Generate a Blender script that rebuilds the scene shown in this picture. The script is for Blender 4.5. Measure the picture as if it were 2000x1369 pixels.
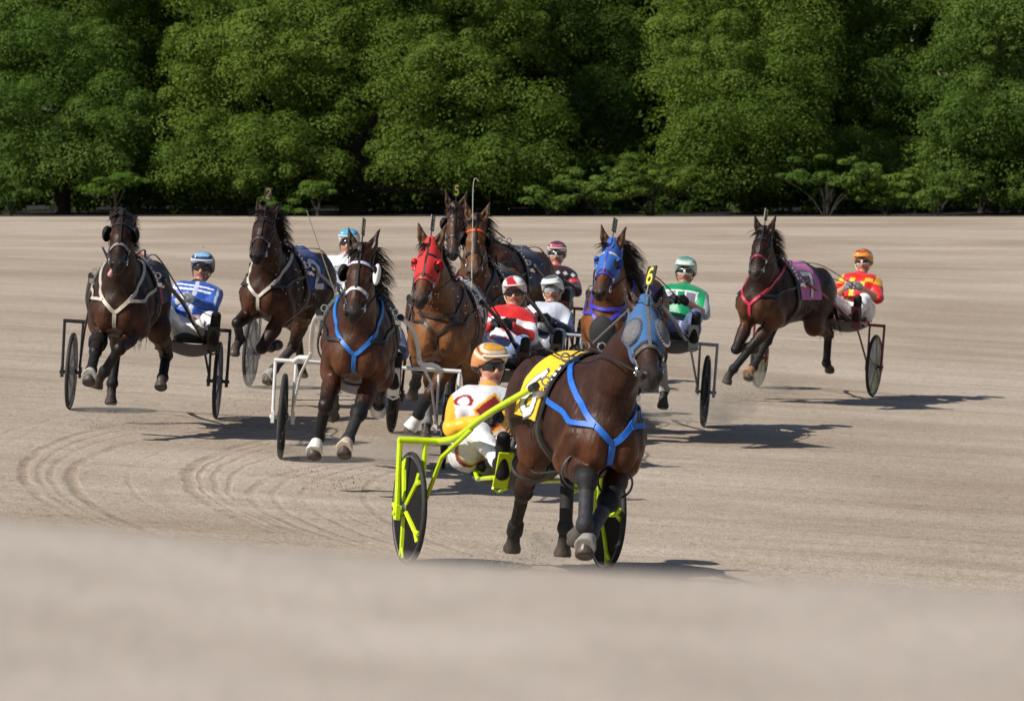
import bpy, bmesh, math, random
import numpy as np
from mathutils import Matrix, Vector
D = np.radians
C = bpy.context.scene
COL = C.collection
for o in list(bpy.data.objects): bpy.data.objects.remove(o)

# ------------------------------------------------------------------ camera, sky, sun, exposure
CAM_Z = 3.03
cd = bpy.data.cameras.new('camera'); cam = bpy.data.objects.new('camera', cd); COL.objects.link(cam)
cam.location = (0, 0, CAM_Z); cam.rotation_euler = (math.radians(90 - 3.305), 0, 0)
cd.lens = 144; cd.sensor_width = 36; cd.clip_start = 0.1; cd.clip_end = 2000
cd.dof.use_dof = True; cd.dof.focus_distance = 31; cd.dof.aperture_fstop = 7.8
C.camera = cam
SUN_EL, SUN_TOWARD = 42.0, 30.0     # elevation; degrees the sun stands towards the camera side from due left
w = bpy.data.worlds.new('World'); C.world = w; w.use_nodes = True
nt = w.node_tree; nt.nodes.clear()
sky = nt.nodes.new('ShaderNodeTexSky'); sky.sky_type = 'NISHITA'; sky.sun_disc = False
sky.sun_elevation = math.radians(SUN_EL); sky.sun_rotation = math.radians(270 - SUN_TOWARD)
bg = nt.nodes.new('ShaderNodeBackground'); bg.inputs[1].default_value = 0.06
wo = nt.nodes.new('ShaderNodeOutputWorld'); nt.links.new(sky.outputs[0], bg.inputs[0]); nt.links.new(bg.outputs[0], wo.inputs[0])
sd = bpy.data.lights.new('sun', 'SUN'); sd.energy = 4.6; sd.angle = math.radians(0.5); sd.color = (1, .94, .86)
sun = bpy.data.objects.new('sun', sd); COL.objects.link(sun)
ce, se, ca, sa = math.cos(math.radians(SUN_EL)), math.sin(math.radians(SUN_EL)), math.cos(math.radians(SUN_TOWARD)), math.sin(math.radians(SUN_TOWARD))
sun.rotation_euler = Vector((-ce*ca, -ce*sa, se)).to_track_quat('Z', 'Y').to_euler()
vs = C.view_settings; vs.view_transform = 'Standard'; vs.look = 'None'; vs.gamma = 1; vs.exposure = 0.27
C.cycles.use_denoising = True; C.cycles.max_bounces = 6; C.cycles.transparent_max_bounces = 8

# ------------------------------------------------------------------ helpers: materials
def mat(name, col=(.5,.5,.5), rough=.6, metal=0, spec=.5, attr=False, nscale=0, namt=0, bump=0, bscale=200, sheen=0, transl=0, alpha=1):
    m = bpy.data.materials.new(name); m.use_nodes = True; t = m.node_tree; b = t.nodes['Principled BSDF']
    b.inputs['Roughness'].default_value = rough; b.inputs['Metallic'].default_value = metal
    b.inputs['Specular IOR Level'].default_value = spec; b.inputs['Sheen Weight'].default_value = sheen; b.inputs['Alpha'].default_value = alpha
    tc = t.nodes.new('ShaderNodeTexCoord'); src = None
    if attr:
        a = t.nodes.new('ShaderNodeAttribute'); a.attribute_name = 'col'; src = a.outputs['Color']
    if namt:
        n = t.nodes.new('ShaderNodeTexNoise'); n.inputs['Scale'].default_value = nscale; n.inputs['Detail'].default_value = 6
        t.links.new(tc.outputs['Object'], n.inputs['Vector'])
        mr = t.nodes.new('ShaderNodeMapRange'); mr.inputs[1].default_value = .3; mr.inputs[2].default_value = .7
        mr.inputs[3].default_value = 1 - namt; mr.inputs[4].default_value = 1 + namt; t.links.new(n.outputs[0], mr.inputs[0])
        mx = t.nodes.new('ShaderNodeMix'); mx.data_type = 'RGBA'; mx.blend_type = 'MULTIPLY'; mx.inputs[0].default_value = 1
        if src: t.links.new(src, mx.inputs[6])
        else: mx.inputs[6].default_value = (*col, 1)
        t.links.new(mr.outputs[0], mx.inputs[7]); src = mx.outputs[2]
    if src: t.links.new(src, b.inputs['Base Color'])
    else: b.inputs['Base Color'].default_value = (*col, 1)
    if bump:
        n2 = t.nodes.new('ShaderNodeTexNoise'); n2.inputs['Scale'].default_value = bscale; n2.inputs['Detail'].default_value = 4
        t.links.new(tc.outputs['Object'], n2.inputs['Vector'])
        bp = t.nodes.new('ShaderNodeBump'); bp.inputs['Strength'].default_value = bump; bp.inputs['Distance'].default_value = .01
        t.links.new(n2.outputs[0], bp.inputs['Height']); t.links.new(bp.outputs[0], b.inputs['Normal'])
    if transl:
        tr = t.nodes.new('ShaderNodeBsdfTranslucent'); ms = t.nodes.new('ShaderNodeMixShader'); ms.inputs[0].default_value = transl
        if src: t.links.new(src, tr.inputs[0])
        else: tr.inputs[0].default_value = (*col, 1)
        t.links.new(b.outputs[0], ms.inputs[1]); t.links.new(tr.outputs[0], ms.inputs[2]); t.links.new(ms.outputs[0], t.nodes['Material Output'].inputs[0])
    return m
_mc = {}
def cm(col, rough=.5, metal=0, **k):       # cached plain material with a little wear
    key = (tuple(col), rough, metal, tuple(sorted(k.items())))
    if key not in _mc:
        k2 = dict(nscale=25, namt=.12); k2.update(k)
        _mc[key] = mat('paint_%d' % len(_mc), col, rough, metal, **k2)
    return _mc[key]

# ------------------------------------------------------------------ helpers: objects
def tag(o, label=None, cat=None, group=None, kind=None):
    if label: o['label'] = label
    if cat: o['category'] = cat
    if group: o['group'] = group
    if kind: o['kind'] = kind
    return o
def link(name, me, m, parent=None, smooth=True):
    o = bpy.data.objects.new(name, me); COL.objects.link(o)
    if m is not None: me.materials.append(m)
    if smooth and len(me.polygons): me.polygons.foreach_set('use_smooth', np.ones(len(me.polygons), bool))
    if parent is not None: o.parent = parent
    return o
def np_mesh(V, Fq, cols=None, name='mesh'):
    V = np.asarray(V, np.float32); Fq = np.asarray(Fq, np.int32)
    me = bpy.data.meshes.new(name); n = Fq.shape[1]
    me.vertices.add(len(V)); me.vertices.foreach_set('co', V.ravel())
    me.loops.add(Fq.size); me.loops.foreach_set('vertex_index', Fq.ravel())
    me.polygons.add(len(Fq)); me.polygons.foreach_set('loop_start', np.arange(len(Fq), dtype=np.int32)*n)
    me.polygons.foreach_set('loop_total', np.full(len(Fq), n, np.int32))
    me.update(calc_edges=True)
    if cols is not None:
        a = me.attributes.new('col', 'FLOAT_COLOR', 'POINT')
        a.data.foreach_set('color', np.c_[cols, np.ones(len(cols))].astype(np.float32).ravel())
    return me
def empty(name, M):
    o = bpy.data.objects.new(name, None); COL.objects.link(o); o.matrix_world = M; o.empty_display_size = .1
    return o
def A(*v): return np.array(v, float)
def nrm(v): v = np.asarray(v, float); return v/max(np.linalg.norm(v), 1e-9)
class Geo:                                   # collects tubes, boxes, ribbons into one mesh
    def __init__(s): s.v = []; s.f = []; s.c = []; s.n = 0
    def add(s, V, F, col=(.5,.5,.5)):
        V = np.asarray(V, float); s.v.append(V); s.f += [[i + s.n for i in q] for q in F]; s.n += len(V); s.c.append(np.tile(A(*col), (len(V), 1)))
    def tube(s, P, r, n=8, col=(.5,.5,.5), cap=True, flat=1.0, up=(0,0,1)):
        P = np.asarray(P, float); m = len(P); r = np.broadcast_to(np.asarray(r, float), (m,)); V = []
        for i in range(m):
            t = nrm(P[min(i+1, m-1)] - P[max(i-1, 0)])
            u = np.cross(t, up); u = np.cross(t, (1, 0, 0)) if np.linalg.norm(u) < 1e-3 else u
            u = nrm(u); v = np.cross(u, t)
            for k in range(n):
                a = 2*math.pi*k/n; V.append(P[i] + r[i]*(math.cos(a)*u + flat*math.sin(a)*v))
        F = [[i*n+k, i*n+(k+1) % n, (i+1)*n+(k+1) % n, (i+1)*n+k] for i in range(m-1) for k in range(n)]
        if cap: F += [list(range(n))[::-1], [(m-1)*n+k for k in range(n)]]
        s.add(V, F, col)
    def box(s, c, h, R=None, col=(.5,.5,.5), bev=.15):
        R = np.eye(3) if R is None else R; V = []; h = A(*h); b = bev*min(h)
        for sz, ins in ((-1, b), (-1, 0), (1, 0), (1, b)):
            z = sz*(h[2] - (0 if ins else b))
            for sx, sy in ((-1,-1),(1,-1),(1,1),(-1,1)): V.append(A(*c) + R@A(sx*(h[0]-ins), sy*(h[1]-ins), z))
        F = [[3,2,1,0],[12,13,14,15]] + [[i*4+k, i*4+(k+1) % 4, (i+1)*4+(k+1) % 4, (i+1)*4+k] for i in range(3) for k in range(4)]
        s.add(V, F, col)
    def lathe(s, prof, c, ax, n=40, col=(.5,.5,.5), closed=False):    # profile of (radius, along-axis) spun round ax
        ax = nrm(ax); u = nrm(np.cross(ax, (0, 0, 1)) if abs(ax[2]) < .9 else np.cross(ax, (1, 0, 0))); v = np.cross(ax, u); m = len(prof)
        V = [A(*c) + r*(math.cos(a)*u + math.sin(a)*v) + z*ax for a in np.linspace(0, 2*math.pi, n, endpoint=False) for r, z in prof]
        F = [[i*m+j, i*m+(j+1) % m, ((i+1) % n)*m+(j+1) % m, ((i+1) % n)*m+j] for i in range(n) for j in range(m if closed else m-1)]
        s.add(V, F, col)
    def build(s, name, m, parent=None, smooth=True, sharp=40):
        me = bpy.data.meshes.new(name); V = np.concatenate(s.v); me.from_pydata(V.tolist(), [], s.f); me.validate(); me.update()
        a = me.attributes.new('col', 'FLOAT_COLOR', 'POINT'); c = np.concatenate(s.c)
        a.data.foreach_set('color', np.c_[c, np.ones(len(c))].astype(np.float32).ravel())
        o = link(name, me, m, parent, smooth)
        if smooth: me.set_sharp_from_angle(angle=math.radians(sharp))
        return o
def spline(P, n):                            # Catmull-Rom through P
    P = [np.asarray(p, float) for p in P]; Q = [2*P[0]-P[1]] + P + [2*P[-1]-P[-2]]; out = []
    for i in range(1, len(Q)-2):
        for t in np.linspace(0, 1, n, endpoint=False):
            a, b, c, d = Q[i-1:i+3]
            out.append(.5*(2*b + (c-a)*t + (2*a-5*b+4*c-d)*t*t + (3*b-a-3*c+d)*t**3))
    out.append(P[-1]); return np.array(out)

# ------------------------------------------------------------------ smooth-union solids (bodies, clothes, hoods)
class Pr:                                    # one rounded primitive
    def __init__(s, kind, a, b=None, ra=.1, rb=None, side=None, sq=1., k=.03, col=(.5,.5,.5), op='add', R=None, rid=0):
        s.kind, s.a, s.k, s.col, s.op, s.rid = kind, np.asarray(a, float), k, col, op, rid
        if kind == 'c':
            s.b = np.asarray(b, float); s.ra = ra; s.rb = ra if rb is None else rb
            s.side = None if side is None else nrm(side); s.sq = sq; m = max(s.ra, s.rb)*max(1, sq)
            s.lo = np.minimum(s.a, s.b) - m; s.hi = np.maximum(s.a, s.b) + m
        elif kind == 'e':
            s.r = A(*ra) if not np.isscalar(ra) else A(ra, ra, ra); s.R = np.eye(3) if R is None else R; m = s.r.max(); s.lo, s.hi = s.a - m, s.a + m
        elif kind == 'p': s.n = nrm(b)       # half-space cut: keeps (x-a).n < 0
    def d(s, P):
        Q = P - s.a
        if s.kind == 'p': return Q@s.n
        if s.kind == 'e':
            Q = Q@s.R; k0 = np.linalg.norm(Q/s.r, axis=-1); k1 = np.linalg.norm(Q/s.r**2, axis=-1)
            return k0*(k0-1)/np.maximum(k1, 1e-6)
        ba = s.b - s.a
        if s.side is not None:
            f = 1/s.sq - 1; Q = Q + (Q@s.side)[..., None]*s.side*f; ba = ba + (ba@s.side)*s.side*f
        t = np.clip((Q@ba)/max(ba@ba, 1e-9), 0, 1)
        d = np.linalg.norm(Q - t[..., None]*ba, axis=-1) - (s.ra + t*(s.rb-s.ra))
        return d*(1 if s.side is None else (1+min(s.sq, 1))/2)
    def off(s, e, **kw):
        import copy; q = copy.copy(s)
        if q.kind == 'c': q.ra, q.rb = q.ra+e, q.rb+e
        if q.kind == 'e': q.r = q.r+e
        if q.kind != 'p': q.lo, q.hi = s.lo-e, s.hi+e
        for k, v in kw.items(): setattr(q, k, v)
        return q
def comb(f, d, p):
    if p.op == 'add': h = np.maximum(p.k-np.abs(f-d), 0)/p.k; return np.minimum(f, d) - h*h*p.k/4
    d = -d if p.op == 'sub' else d
    h = np.maximum(p.k-np.abs(f-d), 0)/p.k; return np.maximum(f, d) + h*h*p.k/4
def sdf(prims, P):
    f = np.full(P.shape[:-1], .5)
    for p in prims: f = comb(f, p.d(P), p)
    return f
def grad(prims, P, e=.004):
    g = np.stack([sdf(prims, P + e*np.eye(3)[i]) - sdf(prims, P - e*np.eye(3)[i]) for i in range(3)], -1)
    return g/np.maximum(np.linalg.norm(g, axis=-1, keepdims=True), 1e-9)
def nets(prims, h, warp=None):
    ad = [p for p in prims if p.op == 'add' and p.kind != 'p']
    lo = np.min([p.lo for p in ad], 0) - 3*h; hi = np.max([p.hi for p in ad], 0) + 3*h
    n = np.ceil((hi-lo)/h).astype(int) + 1; f = np.full(n, .5, np.float32)
    ax = [lo[i] + h*np.arange(n[i]) for i in range(3)]
    for p in prims:
        if p.kind == 'p': sl = (slice(None),)*3
        else:
            m = p.k + 2.5*h
            i0 = np.clip(np.floor((p.lo-m-lo)/h).astype(int), 0, n-1); i1 = np.clip(np.ceil((p.hi+m-lo)/h).astype(int)+1, 1, n)
            sl = tuple(slice(a, b) for a, b in zip(i0, i1))
        G = np.stack(np.meshgrid(*[ax[i][sl[i]] for i in range(3)], indexing='ij'), -1)
        f[sl] = comb(f[sl], p.d(G), p)
    if warp is not None:
        G = np.stack(np.meshgrid(*ax, indexing='ij'), -1); near = np.abs(f) < .06; f[near] += warp(G[near])
    s = f < 0; c = np.zeros(n-1, np.int8)
    cn = [(i, j, k) for i in (0, 1) for j in (0, 1) for k in (0, 1)]
    sh = lambda a, o: a[o[0]:a.shape[0]-1+o[0], o[1]:a.shape[1]-1+o[1], o[2]:a.shape[2]-1+o[2]]
    for o in cn: c += sh(s, o)
    act = (c > 0) & (c < 8); I = np.argwhere(act); idx = np.full(act.shape, -1, np.int64); idx[act] = np.arange(len(I))
    pos = np.zeros((len(I), 3)); cnt = np.zeros(len(I))
    for o in cn:
        for a in range(3):
            if o[a]: continue
            o2 = list(o); o2[a] = 1
            f0 = f[tuple((I+o).T)]; f1 = f[tuple((I+o2).T)]; m = (f0 < 0) != (f1 < 0); t = f0[m]/(f0[m]-f1[m])
            q = np.tile(A(*o), (m.sum(), 1)); q[:, a] = t; pos[m] += q; cnt[m] += 1
    V = lo + h*(I + pos/cnt[:, None]); Fs = []
    for a in range(3):
        b, cx = (a+1) % 3, (a+2) % 3
        s0 = np.take(s, range(n[a]-1), a); s1 = np.take(s, range(1, n[a]), a)
        E = np.argwhere(s0 != s1); E = E[(E[:, b] > 0) & (E[:, cx] > 0) & (E[:, b] < n[b]-1) & (E[:, cx] < n[cx]-1)]
        g = lambda db, dc: idx[tuple((E - (np.eye(3, dtype=int)[b]*db + np.eye(3, dtype=int)[cx]*dc)).T)]
        q = np.stack([g(0, 0), g(1, 0), g(1, 1), g(0, 1)], 1); fl = s[tuple(E.T)]; q[~fl] = q[~fl][:, ::-1]; Fs.append(q)
    Fq = np.concatenate(Fs); return V, Fq[(Fq >= 0).all(1)]
def blend_cols(prims, V, soft=.012):
    W = np.zeros(len(V)); Cc = np.zeros((len(V), 3)); best = np.full(len(V), 9.); rid = np.zeros(len(V), int)
    for p in prims:
        if p.kind == 'p': continue
        d = np.abs(p.d(V)) if p.op != 'add' else p.d(V); wt = np.exp(-np.clip(d, -.05, .5)/soft)*(1 if p.op == 'add' else 3)
        if p.op != 'add' and p.col is None: continue
        W += wt; Cc += wt[:, None]*A(*p.col)
        if p.op == 'add': m = d < best; best[m] = d[m]; rid[m] = p.rid
    return Cc/np.maximum(W, 1e-12)[:, None], rid
def solid(name, prims, h, m, parent=None, colfn=None, warp=None, soft=.012, keep=None):
    V, Fq = nets(prims, h, warp); c, rid = blend_cols(prims, V, soft)
    if colfn is not None: c = colfn(V, c, rid)
    if keep is not None: Fq = Fq[keep(V)[Fq].all(1)]
    return link(name, np_mesh(V, Fq, c, name), m, parent)
def strap(G, prims, P, width, off=.006, thick=.005, n=6, col=(.05,.05,.05), closed=False, proj=True):
    P = spline(P, n) if n else np.asarray(P, float)     # a flat strap laid on a body
    if proj:
        for _ in range(5): P = P - (np.clip(sdf(prims, P), -.08, .08) - off)[:, None]*grad(prims, P)
    N = grad(prims, P); m = len(P); V = []
    for i in range(m):
        j0, j1 = ((i-1) % m, (i+1) % m) if closed else (max(i-1, 0), min(i+1, m-1))
        t = nrm(P[j1]-P[j0]); b = nrm(np.cross(t, N[i])); w = width/2
        V += [P[i]-b*w, P[i]+b*w, P[i]+b*w*.9+N[i]*thick, P[i]-b*w*.9+N[i]*thick]
    F = [[i*4+k, i*4+(k+1) % 4, ((i+1) % m)*4+(k+1) % 4, ((i+1) % m)*4+k] for i in range(m if closed else m-1) for k in range(4)]
    if not closed: F += [[3,2,1,0], [(m-1)*4+k for k in range(4)]]
    G.add(V, F, col); return P

DIG = {'0': [[(.2,.1),(.1,.3),(.1,.7),(.2,.9),(.5,1),(.8,.9),(.9,.7),(.9,.3),(.8,.1),(.5,0),(.2,.1)]], '1': [[(.2,.8),(.5,1),(.5,0)],[(.2,0),(.8,0)]],
 '2': [[(.08,.75),(.2,.93),(.5,1),(.8,.93),(.9,.72),(.75,.5),(.1,.02),(.92,.02)]], '3': [[(.1,.85),(.3,.98),(.6,1),(.88,.86),(.85,.65),(.5,.54),(.85,.43),(.92,.2),(.65,0),(.3,.02),(.08,.15)]],
 '4': [[(.7,0),(.7,1),(.08,.33),(.95,.33)]], '5': [[(.88,1),(.2,1),(.14,.55),(.5,.62),(.88,.45),(.9,.2),(.65,0),(.3,0),(.08,.14)]],
 '6': [[(.82,.93),(.5,1),(.22,.82),(.1,.4),(.2,.1),(.5,0),(.8,.08),(.9,.3),(.75,.53),(.45,.55),(.14,.38)]], '7': [[(.08,1),(.92,1),(.45,0)]],
 '8': [[(.5,.54),(.2,.68),(.22,.9),(.5,1),(.78,.9),(.8,.68),(.5,.54),(.15,.38),(.12,.14),(.5,0),(.88,.14),(.85,.38),(.5,.54)]], '9': [[(.86,.62),(.55,.45),(.25,.47),(.1,.7),(.2,.92),(.5,1),(.8,.9),(.9,.6),(.78,.18),(.5,0),(.18,.07)]]}
def stroke_quads(ch, wd, n=5):                # the strokes of a character as strips in the unit square
    out = []
    for st in DIG[ch]:
        P = np.array(st, float); Q = np.concatenate([np.linspace(P[i], P[i+1], n, endpoint=False) for i in range(len(P)-1)] + [P[-1:]])
        T = np.gradient(Q, axis=0); T /= np.maximum(np.linalg.norm(T, axis=1, keepdims=True), 1e-9); Nn = np.c_[-T[:, 1], T[:, 0]]
        out.append((Q - Nn*wd/2, Q + Nn*wd/2))
    return out
def digit(G, ch, f, wd=.2, col=(.9,.9,.9)):   # f maps (u,v) of the unit square to a point
    for L, Rr in stroke_quads(ch, wd):
        V = np.concatenate([f(L), f(Rr)]); m = len(L); G.add(V, [[i, i+1, m+i+1, m+i] for i in range(m-1)], col)
ONLY = ()
POSE={
'R1':[-3.499,36.544,-0.038,0.832,0.092,0.691,0.085,1.142,-0.527,-0.422,0.0,-0.567,1.12,1.041,1.281,0.0,-0.044,0.365,-0.971,1.065,1.423,0.108,0.873,-0.96,0.436,0.262,0.0,0.024],
'R2':[-2.337,40.972,-0.262,0.804,0.195,0.715,0.154,0.444,-1.581,-1.683,0.0,-0.393,1.31,-0.932,0.681,0.0,0.237,0.669,-0.427,0.872,0.885,-0.393,0.0,-1.135,-0.524,-0.524,0.0,0.115],
'R3':[-1.292,32.63,0.002,0.77,0.024,0.867,-0.076,0.738,0.831,1.121,0.0,-0.323,0.936,-0.435,0.78,0.0,0.187,0.101,-1.305,-0.995,-1.13,-0.073,0.091,-1.249,-0.951,-1.013,0.034,-0.012],
'R4':[-0.651,36.07,-0.08,0.712,-0.122,0.84,-0.093,0.154,-0.686,-0.026,0.0,-0.505,-1.109,-0.997,-0.705,0.0,0.286,0.698,-0.524,0.349,0.611,0.0,0.524,-0.838,0.087,0.611,0.0,-0.029],
'R5':[-0.102,45.399,-0.32,0.892,-0.927,0.965,0.345,0.698,-0.349,0.611,0.0,0.0,-0.524,-0.723,0.5,0.0,0.0,0.524,-0.838,0.087,0.611,0.0,0.0,-1.135,-0.524,0.611,0.0,0.207],
'R6':[-0.355,40.001,-0.189,0.953,0.185,0.923,0.21,0.052,0.0,0.611,0.0,0.0,0.052,0.0,0.611,0.0,0.0,0.524,-0.838,0.087,0.611,0.0,0.524,-0.838,0.087,0.611,0.0,0.038],
'R7':[0.999,39.433,-0.247,0.702,0.17,0.782,-0.041,0.698,-0.349,0.0,0.0,0.0,-0.524,-0.785,-0.349,0.0,0.0,0.585,-1.18,-0.444,0.502,0.046,0.701,-0.44,0.447,0.621,0.0,0.104],
'R8':[0.342,25.402,0.236,0.829,0.168,0.655,-0.125,0.943,0.69,0.898,0.0,-0.703,-4.838,-5.763,-0.825,0.0,0.146,0.648,-1.214,0.135,-0.105,-0.011,0.666,-0.835,-0.797,-0.646,-0.108,-0.026],
'R9':[2.983,46.035,-0.517,0.781,0.407,0.79,0.255,0.446,0.336,0.185,0.0,-0.533,0.558,-1.648,-1.422,0.0,0.111,0.12,-1.248,-0.447,-1.069,-0.228,1.232,0.464,0.678,1.016,0.093,0.196]}

# ------------------------------------------------------------------ the track plane (banked) and places on it
BK = 0.0616
EX = nrm(A(1, 0, -BK)); EY = A(0, 1, 0); EZ = np.cross(EX, EY)
def frame(psi):
    f = -EY*math.cos(psi) + EX*math.sin(psi); l = np.cross(EZ, f); return np.stack([f, l, EZ], 1)
def to_matrix(R, O):
    M = Matrix.Identity(4)
    for i in range(3):
        for j in range(3): M[i][j] = R[i, j]
        M[i][3] = O[i]
    return M
def rotz(v, a): c, s = np.cos(a), np.sin(a); return A(c*v[0]-s*v[1], s*v[0]+c*v[1], v[2])
def skel(q):                                  # joints of a horse from its pose angles
    J = {}; npit, nyaw, hpit, hyaw = q[3:7]
    nb = A(.55, 0, 1.36); J['nb'] = nb; J['poll'] = nb + .78*rotz(A(np.cos(npit), 0, np.sin(npit)), nyaw)
    J['hd'] = rotz(A(np.cos(hpit), 0, -np.sin(hpit)), hyaw); J['hup'] = rotz(A(np.sin(hpit), 0, np.cos(hpit)), hyaw); J['hs'] = np.cross(J['hup'], J['hd'])
    for s, n, o in ((1, 'fl', 7), (-1, 'fr', 12), (1, 'hl', 17), (-1, 'hr', 22)):
        a = q[o:o+5]
        def seg(P, L, ang, ab): v = A(np.sin(ang), 0, -np.cos(ang)); return P + L*A(v[0], -v[2]*np.sin(ab), v[2]*np.cos(ab))
        ab = a[4]*s
        if n[0] == 'f':
            E = A(.50, .155*s, .92); J[n+'E'] = E; K = seg(E, .42, a[0], ab); Fk = seg(K, .30, a[1], ab); T = seg(Fk, .19, a[2], ab)
        else:
            E = A(-.62, .15*s, 1.2); J[n+'E'] = E; S = seg(E, .32, a[0], ab + D(9)*s); J[n+'S'] = S
            K = seg(S, .50, a[1], ab); Fk = seg(K, .39, a[2], ab); T = seg(Fk, .19, a[3], ab)
        J[n+'K'], J[n+'F'], J[n+'T'] = K, Fk, T
    return J

coat_mat = mat('horse_coat', attr=True, rough=.46, spec=.24, nscale=9, namt=.34, bump=.5, bscale=22, sheen=.0)
def coat_detail(m):      # sweat patches, fine hair and muscle relief
    t = m.node_tree; b = t.nodes['Principled BSDF']; tc = [n for n in t.nodes if n.type == 'TEX_COORD'][0].outputs['Object']
    def noise(sc, det, vs=(1, 1, 1)):
        mp = t.nodes.new('ShaderNodeMapping'); mp.inputs['Scale'].default_value = vs; t.links.new(tc, mp.inputs[0]); n = t.nodes.new('ShaderNodeTexNoise'); n.inputs['Scale'].default_value = sc; n.inputs['Detail'].default_value = det; n.inputs['Roughness'].default_value = .65; t.links.new(mp.outputs[0], n.inputs['Vector']); return n.outputs[0]
    def rng(s, a, c): r = t.nodes.new('ShaderNodeMapRange'); r.inputs[1].default_value = .32; r.inputs[2].default_value = .66; r.inputs[3].default_value = a; r.inputs[4].default_value = c; t.links.new(s, r.inputs[0]); return r.outputs[0]
    t.links.new(rng(noise(5, 5), .30, .62), b.inputs['Roughness'])
    bp = [n for n in t.nodes if n.type == 'BUMP'][0]; bp.inputs['Distance'].default_value = .006
    b2 = t.nodes.new('ShaderNodeBump'); b2.inputs['Strength'].default_value = .9; b2.inputs['Distance'].default_value = .022; t.links.new(noise(9, 3, (1, 1, .45)), b2.inputs['Height']); t.links.new(b2.outputs[0], bp.inputs['Normal'])
coat_detail(coat_mat)
hair_mat = mat('horse_hair', (.008, .007, .006), .45, nscale=30, namt=.3)
eye_mat = mat('horse_eye', (.012, .006, .004), .06, spec=.8)
leather = mat('harness_leather', attr=True, rough=.42, nscale=40, namt=.2, bump=.2, bscale=300)
skin_m = mat('skin', attr=True, rough=.48, nscale=30, namt=.07, bump=.05, bscale=250)
cloth_m = mat('cloth', attr=True, rough=.75, nscale=60, namt=.08, bump=.25, bscale=500, sheen=.1)
vinyl = mat('vinyl', attr=True, rough=.4, nscale=30, namt=.08)
steel = mat('bright_steel', (.7, .7, .7), .18, 1.0)
rubber = mat('boot_rubber', attr=True, spec=.2, rough=.6, nscale=30, namt=.25, bump=.2, bscale=150)

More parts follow.
